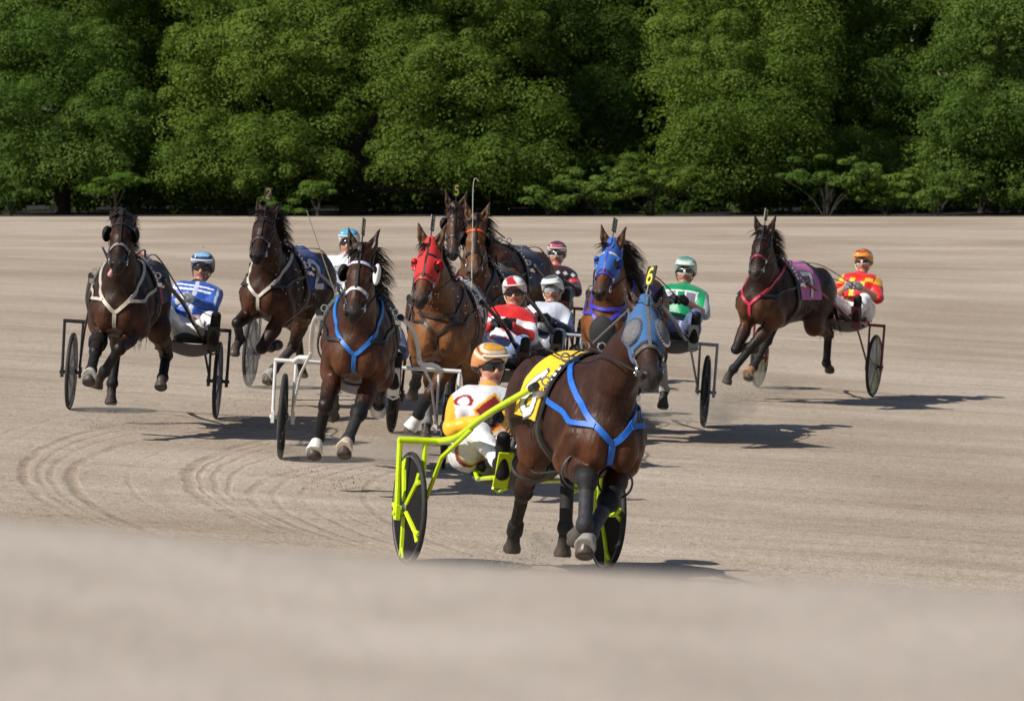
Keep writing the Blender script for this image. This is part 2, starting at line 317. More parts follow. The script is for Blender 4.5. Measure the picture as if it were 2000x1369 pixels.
def horse_prims(J, c, mud=(.28, .22, .16)):
    body, leg, muz, lite = c['body'], c['leg'], c['muz'], c['lite']; Y = (0, 1, 0); L = []
    def cc(a, b, ra, rb=None, **k): L.append(Pr('c', a, b, ra, rb, **k))
    def ee(a, r, **k): L.append(Pr('e', a, None, r, **k))
    cc((-.35, 0, 1.20), (.30, 0, 1.185), .32, .355, side=Y, sq=.78, k=.06, col=body)
    cc((.36, 0, 1.41), (.02, 0, 1.38), .155, .13, side=Y, sq=.6, k=.08, col=body)
    cc((.45, 0, 1.16), (.66, 0, 1.14), .30, .20, side=Y, sq=.82, k=.08, col=body)
    cc((-.35, 0, 1.27), (-.70, 0, 1.25), .27, .22, k=.08, col=body)
    for s in (1, -1):
        ee((.765, .088*s, 1.05), (.10, .092, .15), k=.05, col=lite)
        cc((.34, .12*s, 1.42), (.66, .155*s, 1.10), .09, .115, side=Y, sq=.75, k=.05, col=body)
        cc((.66, .158*s, 1.08), (.50, .165*s, .95), .105, .112, k=.05, col=lite)
        ee((-.62, .135*s, 1.2), (.30, .16, .30), k=.06, col=body)
        cc((-.80, .11*s, 1.22), (-.80, .12*s, 1.08), .15, .12, k=.06, col=body)
        cc((.30, .18*s, 1.12), (-.1, .20*s, 1.05), .10, .08, k=.08, col=body)
    cc((-.93, 0, 1.40), (-1.05, 0, 1.36), .055, .04, k=.04, col=leg)
    for s in (1, -1):      # creases behind the shoulder, under the neck and along the arm
        L.append(Pr('c', (.40, .30*s, 1.36), (.30, .335*s, 1.02), .022, .03, k=.05, col=body, op='sub')); L.append(Pr('c', (.80, .25*s, 1.16), (.60, .30*s, .95), .014, .02, k=.05, col=body, op='sub'))
        L.append(Pr('c', (-.28, .31*s, 1.30), (-.30, .30*s, 1.02), .03, .05, k=.08, col=body, op='sub')); L.append(Pr('c', (-.62, .335*s, 1.28), (-.70, .31*s, 1.0), .012, .02, k=.05, col=body, op='sub'))
        for i in range(5): L.append(Pr('c', (.16 - .09*i, .315*s, 1.22), (.10 - .09*i, .27*s, .98), .010, .012, k=.03, col=body, op='sub'))
    L.append(Pr('c', (.90, 0, 1.20), (.88, 0, .92), .022, .03, k=.05, col=body, op='sub'))
    P0, hd, hup, hs, nb = J['poll'], J['hd'], J['hup'], J['hs'], J['nb']
    T0 = P0 - .11*hup + .02*hd; B0 = A(.50, 0, 1.30); mid = (B0 + T0)/2 + A(.0, 0, -.02); sd = nrm(A(0, 1, 0) + hs)
    cc(B0, mid, .27, .18, side=Y, sq=.60, k=.09, col=body); cc(mid, T0, .18, .125, side=sd, sq=.62, k=.06, col=body)
    for s in (1, -1): cc((.70, .07*s, 1.22), mid + .05*s*sd - .06*A(0, 0, 1), .075, .06, k=.06, col=body)
    H = lambda x, y, z: P0 + x*hd + y*hs + z*hup
    J['H'] = H; HR = np.stack([hd, hs, hup], 1)
    cc(H(.02, 0, -.075), H(.22, 0, -.085), .10, .108, side=hs, sq=.86, k=.04, col=body)
    cc(H(.20, 0, -.075), H(.50, 0, -.078), .088, .058, side=hs, sq=.84, k=.03, col=body)
    cc(H(.24, 0, -.16), H(.52, 0, -.125), .060, .038, side=hs, sq=.9, k=.04, col=body)
    for s in (1, -1):
        ee(H(.185, .045*s, -.145), (.125, .045, .115), R=HR, k=.03, col=body)
        cc(H(.27, .062*s, -.085), H(.42, .05*s, -.09), .022, .012, k=.03, col=body)
        ee(H(.19, .078*s, -.035), (.05, .026, .022), R=HR, k=.02, col=body)
        cc(H(.575, .032*s, -.05), H(.545, .05*s, -.075), .024, .028, k=.02, col=muz)
    ee(H(.535, 0, -.082), (.078, .062, .062), R=HR, k=.03, col=muz)
    ee(H(.57, 0, -.115), (.05, .046, .036), R=HR, k=.02, col=muz)
    ee(H(.545, 0, -.152), (.052, .04, .028), R=HR, k=.012, col=muz)
    for s in (1, -1):
        L.append(Pr('e', H(.598, .043*s, -.058), None, (.028, .016, .024), R=HR, k=.012, col=(.004, .003, .003), op='sub'))
        L.append(Pr('e', H(.20, .103*s, -.062), None, (.026, .018, .020), R=HR, k=.012, col=(.006, .004, .003), op='sub'))
        al = D(c.get('ears', 35)); ed = nrm(-hd*math.cos(al) + hup*math.sin(al) + hs*.24*s)
        b0 = H(.0, .062*s, -.03)
        cc(b0, b0 + .08*ed, .036, .037, k=.02, col=body, rid=9); cc(b0 + .08*ed, b0 + .215*ed + .012*s*hs, .037, .006, k=.02, col=tuple(.5*(A(*leg)+A(*body))), rid=9)
        fr = nrm(hup*.7 + hd*.3 - ed*((hup*.7 + hd*.3)@ed))
        L.append(Pr('c', b0 + .045*ed + .034*fr, b0 + .14*ed + .018*fr, .019, .006, k=.012, col=(.03, .018, .012), op='sub'))
    ee(H(-.03, 0, .005), (.05, .035, .035), R=HR, k=.03, col=leg)      # forelock root
    for n in ('fl', 'fr', 'hl', 'hr'):
        E, K, Fk, T = J[n+'E'], J[n+'K'], J[n+'F'], J[n+'T']; hoof = c['hoof']; sk = c.get('socks', {}).get(n, leg)
        if n[0] == 'f':
            cc(E + A(0, 0, .04), E*.55 + K*.45, .104, .070, side=Y, sq=.8, k=.05, col=lite); cc(E*.55 + K*.45, K, .078, .052, k=.03, col=tuple(.5*(A(*body) + A(*leg))))
            ee(K, .057, k=.02, col=leg); d = nrm(Fk - K); bk = nrm(np.cross((0, 1, 0), -d))
            cc(K + .02*d, Fk, .042, .034, k=.03, col=leg); cc(K + .08*d - .022*bk, Fk - .02*bk, .02, .024, k=.02, col=leg)
        else:
            S = J[n+'S']; cc(E, S, .20, .125, side=Y, sq=.75, k=.08, col=body); cc(S - A(0, 0, .04), S*.45 + K*.55, .13, .078, side=Y, sq=.8, k=.06, col=lite)
            cc(S*.45 + K*.55, K, .078, .055, k=.04, col=tuple(.5*(A(*body) + A(*leg)))); d = nrm(Fk - K); bk = nrm(np.cross((0, 1, 0), -d)); g = nrm(S - K)
            ee(K, .058, k=.03, col=leg); cc(K - .035*bk, K + .05*g - .06*bk, .036, .026, k=.03, col=leg); cc(K + .06*g - .06*bk, S*.5 + K*.5 - .04*bk, .02, .02, k=.03, col=leg)
            cc(K, Fk, .046, .038, k=.03, col=leg); cc(K + .05*d - .025*bk, Fk - .02*bk, .022, .026, k=.02, col=leg)
        ee(Fk, .050, k=.02, col=sk); t = nrm(T - Fk); cc(Fk, Fk + .10*t, .038, .043, k=.02, col=sk)
        lat = nrm(np.cross(bk, d)); fw0 = -nrm(np.cross(lat, t)); fw0 = fw0*(1 if fw0@bk < 0 else -1); sn = nrm(t*.82 - fw0*.57); sn = nrm(sn*.5 + A(-.12, 0, -.6)) if sn[0] > -.1 else sn; fw = nrm(np.cross(lat, sn)); fw = fw*(1 if fw@fw0 > 0 else -1)
        c0 = Fk + .110*t; c1 = c0 + .050*sn + .026*fw; cc(c0, c1, .043, .060, k=.008, col=hoof)
        L.append(Pr('e', c1 + .064*sn, None, (.13, .13, .040), R=np.stack([fw, lat, sn], 1), k=.004, col=(.05, .042, .036), op='sub'))
    return L

def on_trunk(prims, x, phi, off=.012, zc=1.2, rmax=.55):     # surface point of the trunk at angle phi from straight up (+ = horse's left)
    x, phi = np.broadcast_arrays(np.asarray(x, float), np.asarray(phi, float)); d = np.stack([0*phi, np.sin(phi), np.cos(phi)], -1); o = np.stack([x, 0*phi, zc + 0*phi], -1)
    lo = np.full(phi.shape, .05); hi = np.full(phi.shape, rmax)
    for _ in range(16):
        m = (lo+hi)/2; out = sdf(prims, o + m[..., None]*d) > off; hi = np.where(out, m, hi); lo = np.where(out, lo, m)
    return o + hi[..., None]*d
def grid_faces(a, b): return [[i*b+j, (i+1)*b+j, (i+1)*b+j+1, i*b+j+1] for i in range(a-1) for j in range(b-1)]

def hair_locks(name, roots, dirs, length, width, parent, seed, droop=.5, m=hair_mat, nseg=5, jit=.13):
    rg = np.random.default_rng(seed); V = []; F = []; n = 0
    for r, d in zip(roots, dirs):
        d = nrm(d + rg.normal(0, jit, 3)); Ln = length*rg.uniform(.6, 1.15); wd = width*rg.uniform(.6, 1.3); s = nrm(np.cross(d, rg.normal(0, 1, 3))); s2 = np.cross(d, s); p = np.array(r, float); wv = rg.uniform(0, 6)
        for i in range(nseg+1):
            t = i/nseg; q = p + Ln*t*d + A(0, 0, -droop*Ln*t*t) + .05*Ln*math.sin(wv + 5*t)*s; ww = wd*(1 - t)**.7 + .0006
            V += [q + ww*s, q - .5*ww*s + .8*ww*s2, q - .5*ww*s - .8*ww*s2]
        for i in range(nseg):
            for k in range(3): F.append([n+i*3+k, n+i*3+(k+1) % 3, n+i*3+3+(k+1) % 3, n+i*3+3+k])
        n += 3*(nseg+1)
    return link(name, np_mesh(V, F), m, parent)

def make_horse(r):
    q = np.array(r['q']); J = skel(q); R = frame(q[2]); O = A(q[0], q[1], -BK*q[0]); c = r['coat']; pr = horse_prims(J, c)
    h = r.get('vox', .0135); rg = np.random.default_rng(r['seed'])
    def wp(P): return .0022*np.sin(31*P[..., 0] + 5*np.sin(9*P[..., 2]))*np.sin(27*P[..., 2] + 11*P[..., 1])
    ho = solid('horse', pr, h, coat_mat, None, warp=wp, soft=.022); ho.matrix_world = to_matrix(R, O)
    tag(ho, r['label'], 'horse', 'racing harness horses'); H = J['H']; hd, hs, hup = J['hd'], J['hs'], J['hup']; HR = np.stack([hd, hs, hup], 1)
    for s in (1, -1):
        e = Geo(); e.lathe([(max(.0005, .024*math.sin(a)), .024*math.cos(a)) for a in np.linspace(0, math.pi, 9)], H(.20, .082*s, -.062), hs, 14); e.build('eye', eye_mat, ho)
    # mane, forelock and tail
    P0, nb = J['poll'], J['nb']; ts = rg.uniform(0, 1, 460); crest = [P0 - .03*hup - .03*hd + (A(.36, 0, 1.55) - P0 + .03*hup)*t + A(0, 0, .055*math.sin(math.pi*t)) for t in ts]
    crest = np.array(crest); 
    for _ in range(4): crest = crest - (np.clip(sdf(pr, crest), -.1, .1) + .006)[:, None]*grad(pr, crest)
    sdm = r.get('mane', 1); hair_locks('mane', crest, [A(-.62, (.45 + .4*rg.uniform())*sdm, .02 + .22*rg.uniform()) for _ in ts], r.get('mane_len', .17), .0045, ho, r['seed'], .55, jit=.07)
    hair_locks('forelock', [H(.0, .03*rg.normal(), .02) for _ in range(22)], [hd*.5 + hup*.25 - hs*.5*sdm]*22, .14, .006, ho, r['seed']+1, .3)
    hair_locks('tail', [A(-1.0 - .05*rg.uniform(), .03*rg.normal(), 1.36) for _ in range(90)], [A(-.35, .06*rg.normal(), -.75)]*90, .55, .016, ho, r['seed']+2, .25, nseg=7)
    # bridle: straps round the head, laid on its surface
    hp = [p for p in pr if np.linalg.norm((p.a + (p.b if p.kind == 'c' else p.a))/2 - H(.25, 0, -.08)) < .42]; bc = r.get('bridle', (.012, .011, .012)); g = Geo()
    ring = lambda x, w, col, xs=0: strap(g, hp, [H(x + xs*math.cos(a), .12*math.sin(a), -.09 + .13*math.cos(a)) for a in np.linspace(0, 2*math.pi, 17)[:-1]], w, .004, .006, 2, col, True)
    nbc = r.get('noseband', bc); ring(.37, .030, nbc); ring(.115, .026, r.get('browband', bc), .02)
    for s in (1, -1): strap(g, hp, [H(.0, .09*s, -.03), H(.13, .12*s, -.08), H(.30, .10*s, -.10), H(.46, .08*s, -.11)], .022, .004, .006, 5, bc)
    strap(g, hp, [H(.05, 0, .05), H(.2, 0, .05), H(.30, 0, .03), H(.37, 0, .02)], .020, .004, .006, 5, bc); br = g.build('bridle', leather, ho)
    g = Geo()
    for s in (1, -1):
        cc = H(.465, .078*s, -.112); g.lathe([(.030 + .006*math.cos(a), .006*math.sin(a)) for a in np.linspace(0, 2*math.pi, 7)[:-1]], cc, hs, 16, closed=True); g.tube([cc, H(.48, 0, -.125)], .006, 6)
        g.tube([cc + .03*hd, cc - .03*hd], .005, 6)
        for xx in (.37, .115): gb = Geo(); gb.box(H(xx, .088*s, -.085), (.016, .006, .016), HR); gb.build('buckle', steel, br)
    g.build('bit', steel, br)
    if r.get('blinkers'):
        for s in (1, -1):
            cup = [Pr('e', H(.185, .118*s, -.055), None, (.072, .045, .072), R=HR, k=.004, col=r['blinkers']), Pr('e', H(.205, .108*s, -.052), None, (.068, .038, .064), R=HR, k=.004, col=r['blinkers'], op='sub'),
                   Pr('p', H(.235, 0, 0), hd*.75 + hup*.25, k=.004, col=None, op='cut'), Pr('e', H(.2, .06*s, -.07), None, (.07, .035, .07), R=HR, k=.004, op='sub', col=r['blinkers'])]
            solid('blinker', cup, .006, rubber, br)
    if r.get('hood'):
        hc = r['hood']; pq = [p.off(.009, col=hc) for p in hp if p.op == 'add' and p.rid != 9 and tuple(p.col) != tuple(c['muz'])]
        ear = [Pr('c', H(0, .062*s, -.03), H(-.12, .085*s, .05), .036, .05, op='sub', k=.004, col=hc) for s in (1, -1)]
        eyes = [Pr('e', H(.205, .108*s, -.045), None, (.055, .06, .048), R=HR, op='sub', k=.006, col=hc) for s in (1, -1)]
        solid('hood', pq + ear + eyes + [Pr('p', H(.325, 0, 0), hd, op='cut', k=.004, col=None), Pr('p', H(-.03, 0, -.06), -hd*.8 - hup*.35, op='cut', k=.004, col=None), Pr('p', H(0, 0, -.235), -hup, op='cut', k=.004, col=None)], .009, cloth_m, ho)
        for s in (1, -1):
            if r.get('mesh_cups'):
                cn = nrm(hs*s*.80 + hup*.60); c3 = H(.205, .080*s, -.040); CR = np.stack([hd, cn, np.cross(hd, cn)], 1); cup = [Pr('e', c3, None, (.092, .045, .080), R=CR, k=.004)]
                cu = solid('eye_cup', cup, .008, mat('mesh_gauze', (.13, .13, .14), .8, nscale=220, namt=.8), ho); st = Geo()
                for a in np.linspace(0, 2*math.pi, 26, endpoint=False): st.box(c3 + CR@A(.088*math.cos(a), .014, .077*math.sin(a)), (.006, .006, .006), CR)
                st.build('stud_ring', steel, cu)
            else:
                cup = [Pr('e', H(.205, .112*s, -.05), None, (.070, .040, .062), R=HR, k=.004, col=hc), Pr('e', H(.215, .118*s, -.045), None, (.060, .045, .052), R=HR, k=.004, col=hc, op='sub'), Pr('e', H(.2, .06*s, -.07), None, (.08, .035, .08), R=HR, k=.004, op='sub', col=hc), Pr('p', H(.215, 0, 0), hd, op='cut', k=.004, col=None)]
                solid('eye_cup', cup, .007, vinyl, ho)
    if r.get('tongue'): solid('tongue', [Pr('c', H(.52, -.03, -.13), H(.60, -.062, -.150), .018, .022, k=.01, col=(.55, .28, .28))], .007, skin_m, ho)
    if r.get('cheek_roll'):
        solid('cheek_pad', [Pr('e', H(.19, .14, -.04), None, (.10, .03, .045), R=HR, col=(.8, .8, .8), k=.01)], .008, cloth_m, br)
    if r.get('plate'):
        ch, pc, dc, tw = r['plate']; b = H(-.04, 0, .03); up = nrm(-hd*.9 + hup*.1 + A(0, 0, .9) + hs*r.get('plate_tilt', 0)); sdv = nrm(rotz(hs, tw)); sdv = nrm(sdv - up*(sdv@up)); fv = np.cross(sdv, up)
        g = Geo(); g.tube([b, b + .09*up], .006, 6, (.02,)*3); g.box(b + .14*up, (.036, .004, .066), np.stack([sdv, fv, up], 1), pc); pl = g.build('number_plate', vinyl, ho); g = Geo()
        for sg in (1, -1): digit(g, ch, lambda Q: b + .14*up + sg*.006*fv + ((Q[:, :1]-.5)*.048*sg*(1 if fv@R[:, 0] else 1))*sdv + ((Q[:, 1:]-.5)*.10)*up, .2, dc)
        g.build('digit', vinyl, pl, False)
    # breast collar, girth, saddle, terrets, hobbles
    tp = [p for p in pr if p.lo[2] > .55 or p.kind != 'c']; g = Geo(); kc = r.get('collar', (.02,)*3); kw = r.get('collar_w', .035)
    zc = 1.13; top = lambda s: [A(.16, .33*s, 1.33), A(.40, .30*s, 1.28), A(.62, .28*s, 1.2)]
    if r.get('collar_v', True):
        V0 = A(.93, .0, 1.08)
        for s in (1, -1): strap(g, tp, [A(.22, .15*s, 1.62), A(.45, .22*s, 1.48), A(.66, .21*s, 1.34), A(.82, .12*s, 1.2), V0], kw, .006, .008, 7, kc)
        strap(g, tp, [V0, A(.92, 0, 1.0), A(.86, 0, .91)], kw, .006, .008, 6, kc)
        for s in (1, -1): strap(g, tp, [A(.84, .12*s, 1.19), A(.70, .27*s, 1.22), A(.45, .34*s, 1.28), A(.2, .36*s, 1.32)], kw*.9, .012, .007, 6, kc if r.get('collar_sides') else (.015,)*3)
        if r.get('collar_bar'): strap(g, tp, [A(.70, -.22, 1.28), A(.86, 0, 1.24), A(.70, .22, 1.28)], kw, .012, .007, 7, kc)
    co = g.build('breast_collar', leather, ho); g = Geo(); g.lathe([(.024 + .006*math.cos(a), .006*math.sin(a)) for a in np.linspace(0, 2*math.pi, 7)[:-1]], A(.93, 0, 1.08), (1, 0, 0), 16, closed=True); 
    gi = Geo(); P = on_trunk(tp, .22, np.linspace(0, 2*math.pi, 40, endpoint=False), .02); strap(gi, tp, P, .085, .02, .012, 0, (.014, .014, .016), True, False)
    for s in (1, -1): strap(gi, tp, on_trunk(tp, np.linspace(.22, -.86, 12), .10*s, .012), .028, .012, .006, 0, (.014,)*3, False, False)
    gr = gi.build('girth', leather, ho); g = Geo()
    for s in (1, -1):
        for ph, x in ((.12, .25), (.45, .24), (.95, .23)):
            p = on_trunk(tp, x, ph*s, .06); g = Geo(); g.lathe([(.026 + .006*math.cos(a), .006*math.sin(a)) for a in np.linspace(0, 2*math.pi, 7)[:-1]], p, (1, .2*s, 0), 14, closed=True); g.build('terret', steel, gr)
        g = Geo(); Q = on_trunk(tp, .22, np.linspace(.3, 1.18, 8)*s, .033); g.tube(Q, .007, 6, flat=.5)
        for p in Q: g.box(p, (.022, .012, .010))
        p = on_trunk(tp, .20, 1.18*s, .05); g.box(p, (.05, .025, .02)); g.tube([p, p + A(-.08, .02*s, -.02)], .016, 8); g.build('shaft_holder', steel, gr)
    # check rein from bridle to saddle
    g = Geo(); g.tube(spline([H(.05, 0, .045), H(-.06, 0, .02), P0*.5 + A(.36, 0, 1.62)*.5 + A(0, 0, .07), on_trunk(tp, .25, 0., .07)], 6), .008, 6, bc); g.build('check_rein', leather, ho)
    if r.get('cloth'):
        cl = r['cloth']; nu, nv = 14, 46; u = np.linspace(0, 1, nu); v = np.linspace(0, 1, nv); U, Vv = np.meshgrid(u, v, indexing='ij'); ph = (Vv-.5)*2*cl.get('span', 1.72)
        X = .20 - U*.46 - .10*np.abs(Vv-.5)*2*U; rg2 = rg.uniform(0, 6)
        def surf(uu, vv, off):
            ph = (vv-.5)*2*cl.get('span', 1.72); x = .20 - uu*.42 - .10*np.abs(vv-.5)*2*uu; fl = .016 + .05*np.clip(np.abs(ph)-.9, 0, 1)*uu + .012*np.abs(np.sin(7*uu + 3*vv + rg2))*np.clip(np.abs(ph)-.5, 0, 1)
            p = on_trunk(tp, x, ph, .01); d = np.stack([0*ph, np.sin(ph), np.cos(ph)], -1); return p + (fl + off)[..., None]*d
        top_, bot = surf(U, Vv, 0*U + .006), surf(U, Vv, 0*U); n = nu*nv; F = grid_faces(nu, nv); F2 = [q[::-1] for q in F]
        F2 = [[i + n for i in q] for q in F2]; E = [i*nv for i in range(nu)], [i*nv+nv-1 for i in range(nu)], list(range(nv)), list(range((nu-1)*nv, nu*nv))
        S = [[e[i], e[i+1], e[i+1]+n, e[i]+n] for e in E for i in range(len(e)-1)]; g = Geo(); g.add(np.concatenate([top_.reshape(-1, 3), bot.reshape(-1, 3)]), F + F2 + S, cl['col'])
        if cl.get('edge'):
            cols = np.tile(A(*cl['col']), (n, 1)); Uf = U.ravel(); Vf = Vv.ravel(); cols[(Uf < .16) | (np.abs(Vf-.5) < .06)] = cl['edge']; g.c[0][:n] = cols
        co = g.build('saddlecloth', cloth_m, ho, sharp=60)
        if cl.get('digit'):
            for s in (1, -1):
                for (wd, col, of) in ((.30, cl.get('out', (.02,)*3), .010), (.20, cl['dcol'], .013)):
                    g = Geo()     # digits read upright, seen from the horse's side
                    def f(Q): uu = .10 + .80*(1-Q[:, 0] if s > 0 else Q[:, 0]); uu = .20 + .62*(Q[:, 0] if s > 0 else 1-Q[:, 0]); vv = .5 + s*(.475 - .25*Q[:, 1]); return surf(uu, vv, 0*uu + of)
                    digit(g, cl['digit'], f, wd, col); g.build('digit' if of > .011 else 'digit_outline', cloth_m, co, False)
    # leg gear
    for n, kind, col in r.get('boots', []):
        E, K, Fk, T = J[n+'E'], J[n+'K'], J[n+'F'], J[n+'T']; d = nrm(Fk-K); t = nrm(T-Fk); up = nrm((J[n+'S'] if n[0] == 'h' else E) - K)
        if kind == 'knee': L = [Pr('c', K + .09*up, K, .060, .066, k=.02, col=col), Pr('c', K, K + .08*d, .064, .046, k=.02, col=col)]
        elif kind == 'shin': L = [Pr('c', K + .07*d, Fk - .02*d, .046, .043, k=.02, col=col), Pr('e', Fk, None, .055, k=.02, col=col)]
        elif kind == 'wrap': L = [Pr('c', Fk - .05*d, Fk + .02*t, .052, .054, k=.01, col=col)]
        elif kind == 'bell': L = [Pr('c', Fk + .06*t, Fk + .150*t, .050, .070, k=.006, col=col), Pr('p', Fk + .145*t, t, op='cut', k=.004, col=None)]
        elif kind == 'arm': L = [Pr('c', K*.55 + E*.45, K*.75 + E*.25, .088, .078, k=.01, col=col), Pr('p', K*.55 + E*.45 + .0*d, up, op='cut', k=.004, col=None), Pr('p', K*.75 + E*.25, -up, op='cut', k=.004, col=None)]
        solid('leg_boot', L, .008, rubber, ho)
    if r.get('hobbles'):
        hc = r['hobbles']; g = Geo(); pts = {}
        for n in ('fl', 'fr', 'hl', 'hr'):
            a, b = (J[n+'E'], J[n+'K']) if n[0] == 'f' else (J[n+'S'], J[n+'K']); c0 = a*.55 + b*.45; ax = nrm(b-a + A(.1, 0, .05)); pts[n] = c0; rr = .105 if n[0] == 'f' else .115
            g.lathe([(rr + .007*math.cos(t), .016*math.sin(t)) for t in np.linspace(0, 2*math.pi, 9)[:-1]], c0, ax, 26, hc, True)
        for a, b in (('fl', 'hl'), ('fr', 'hr')):
            s = 1 if a == 'fl' else -1; Q = spline([pts[a] + A(-.11, .02*s, 0), (pts[a]+pts[b])/2 + A(0, .10*s, -.03), pts[b] + A(.12, .02*s, 0)], 8); g.tube(Q, .010, 6, hc, flat=.5)
        g.build('hobbles', leather, ho)
    if r.get('chest_pad'): solid('chest_pad', [Pr('e', A(.86, 0, 1.02), None, (.07, .13, .16), k=.01, col=r['chest_pad'])], .01, cloth_m, ho)
    return ho, J, R, O, H, tp

# ------------------------------------------------------------------ sulkies
tyre_m = mat('tyre_rubber', (.018, .018, .019), .7, nscale=40, namt=.35, bump=.3, bscale=120)
frame_mats = {}
def make_sulky(r, q, Rh, Oh):
    dl = q[27]; Rs = Rh@np.array([[math.cos(dl), -math.sin(dl), 0], [math.sin(dl), math.cos(dl), 0], [0, 0, 1]])
    Os = Oh + Rh@(A(.2, 0, 0) + rotz(A(-2.1, 0, 0), dl)); su = r['sulky']; oy, hz = r['driver']['y'] - .0, r['driver']['z'] - .55
    col = su['col']; fm = mat('sulky_paint_%s' % r['key'], col, su.get('rough', .3), 0, nscale=14, namt=.10, bump=.02); yv = su.get('yaw', 0); Rs = Rs@np.array([[math.cos(yv), -math.sin(yv), 0], [math.sin(yv), math.cos(yv), 0], [0, 0, 1]]); root = empty('racing_sulky', to_matrix(Rs, Os))
    tag(root, su['label'], 'sulky', 'two-wheeled racing sulkies'); tip = {s: Rs.T@(Oh + Rh@A(.14, .325*s, 1.36) - Os) for s in (1, -1)}
    g = Geo(); bz = .83
    tk = su.get('tk', .78); g.tube([(0, -.79, bz), (0, .79, bz)], .023*tk, 10); sh = {}
    for s in (1, -1):
        g.tube([(0, .78*s, bz + .01), (.01, .775*s, .33)], .019*tk, 8); g.tube([(0, .605*s, bz), (.02, .61*s, .33)], .016*tk, 8); g.tube([(0.01, .585*s, .35), (0.01, .80*s, .35)], .016, 8)
        g.box((.01, .775*s, .35), (.035, .014, .05)); g.box((.01, .605*s, .35), (.035, .014, .05))
        if su.get('bent'): P = spline([(0, .62*s, bz), (.12, .57*s, bz + .04), (.50, .46*s, bz + .08), (.85, .44*s, 1.06), (1.4, .40*s, 1.24), tip[s]], 8)
        else:
            b0 = A(0, .50*s, bz); ow = Rs.T@(Rh@A(0, s, 0)); mp = lambda t, o, z: b0 + (tip[s]-b0)*t + ow*o + A(0, 0, z); P = spline([b0, mp(.24, .02, -.05), mp(.60, .045, -.03), tip[s]], 8)
        sh[s] = P; i = len(P)//2; g.tube([P[i] - A(0, 0, .02), P[i]*.35 + A(.05, .60*s, .62)*.65, (.06, .61*s, .40)], .015*tk, 8)
        g.tube([P[3], (.0, oy*.5 + .30*s, bz)], .012, 6)
        g.tube([(0, oy + .17*s, bz), (.02, oy + .17*s, hz - .10), (.30, oy + .22*s, hz - .16), (.80, oy + .27*s, hz - .10)], .015, 8)
    g.box((.03, oy, hz - .125), (.16, .19, .012)); fr = g.build('frame', fm, root)
    for s in (1, -1):
        g = Geo(); P = sh[s]; g.tube(P, np.linspace(.025, .021, len(P))*(.5 + .5*tk), 10); shf = g.build('shaft', fm, root)
        g = Geo(); g.tube([P[-1] + (P[-2]-P[-1])*.6, P[-1] + (P[-1]-P[-2])*.15], .027, 10, (.02,)*3); g.build('shaft_tip', leather, shf)
        g = Geo(); fx, fy, fz = .915, oy + .24*s, hz - .04      # stirrup: a footplate with a heel cup
        Rr = np.stack([nrm(A(.45, 0, 1)), A(0, 1, 0), nrm(np.cross(nrm(A(.45, 0, 1)), (0, 1, 0)))], 1); g.box((fx, fy, fz), (.13, .05, .008), Rr); g.tube([(fx - .04, fy - .05, fz - .12), (fx - .08, fy, fz - .15), (fx - .04, fy + .05, fz - .12)], .010, 6); g.tube([(fx, fy, fz - .05), (.78, oy + .27*s, hz - .10)], .013, 6)
        g.build('stirrup', fm, root)
        # wheel: disc > tyre, spokes, hub
        wr = su.get('wr', .362); kR = wr/.346; cW = A(0.01, .69*s, wr); g = Geo(); dc = su.get('disc', (.02, .02, .022)); da = su.get('alpha', 1)
        g.lathe([(.03, .030), (.17, .018), (.318*kR, .008), (.318*kR, -.008), (.17, -.018), (.03, -.030)], cW, (0, 1, 0), 48, dc); wh = g.build('wheel', cm(dc, .8, 0, spec=.08, alpha=da, nscale=9, namt=.2), root)
        g = Geo(); g.lathe([(.329*kR + .017*math.cos(a), .019*math.sin(a)) for a in np.linspace(0, 2*math.pi, 11)[:-1]], cW, (0, 1, 0), 56, closed=True); g.build('tyre', tyre_m, wh)
        g = Geo(); ph = random.random()*6
        g.lathe([(.312*kR, .013), (.322*kR, .016), (.322*kR, -.016), (.312*kR, -.013)], cW, (0, 1, 0), 48, closed=True)
        g.build('rim', cm(su.get('rim', (.25, .25, .26)), .35, .6), wh); g = Geo()
        for k in range(su.get('spokes', 5)):
            a = ph + 2*math.pi*k/su.get('spokes', 5)
            for f in (1, -1):
                p0 = cW + A(math.cos(a)*.05, f*.031, math.sin(a)*.05); p1 = cW + A(math.cos(a)*.30, f*.014, math.sin(a)*.30); mid = cW + A(math.cos(a)*.245*kR, f*.019, math.sin(a)*.245*kR); sw = su.get('spoke_w', .010)
                g.tube([p0, mid], sw, 6)
                for da2 in (.10, -.10): g.tube([mid, cW + A(math.cos(a+da2)*.308*kR, f*.013, math.sin(a+da2)*.308*kR)], sw*.9, 6)
        g.build('spokes', cm(su.get('spoke', col), .35), wh); g = Geo()
        g.lathe([(.001, .052), (.030, .046), (.042, .036), (.042, -.036), (.030, -.046), (.001, -.052)], cW, (0, 1, 0), 20); g.build('hub', cm((.35, .35, .36), .3, .9), wh)
    # padded seat and the cloth mud guard slung between the foot rests
    seat = [Pr('c', (.06, oy - .15, hz - .075), (.06, oy + .15, hz - .075), .055, k=.03, col=(.02,)*3), Pr('c', (.17, oy - .15, hz - .085), (.17, oy + .15, hz - .085), .045, k=.05, col=(.02,)*3), Pr('c', (-.09, oy - .15, hz - .0), (-.09, oy + .15, hz - .02), .05, k=.05, col=(.02,)*3)]
    solid('seat', seat, .012, leather, root)
    mc = su.get('guard', (.05, .05, .048)); U, Vv = np.meshgrid(np.linspace(0, 1, 14), np.linspace(-1, 1, 12), indexing='ij')
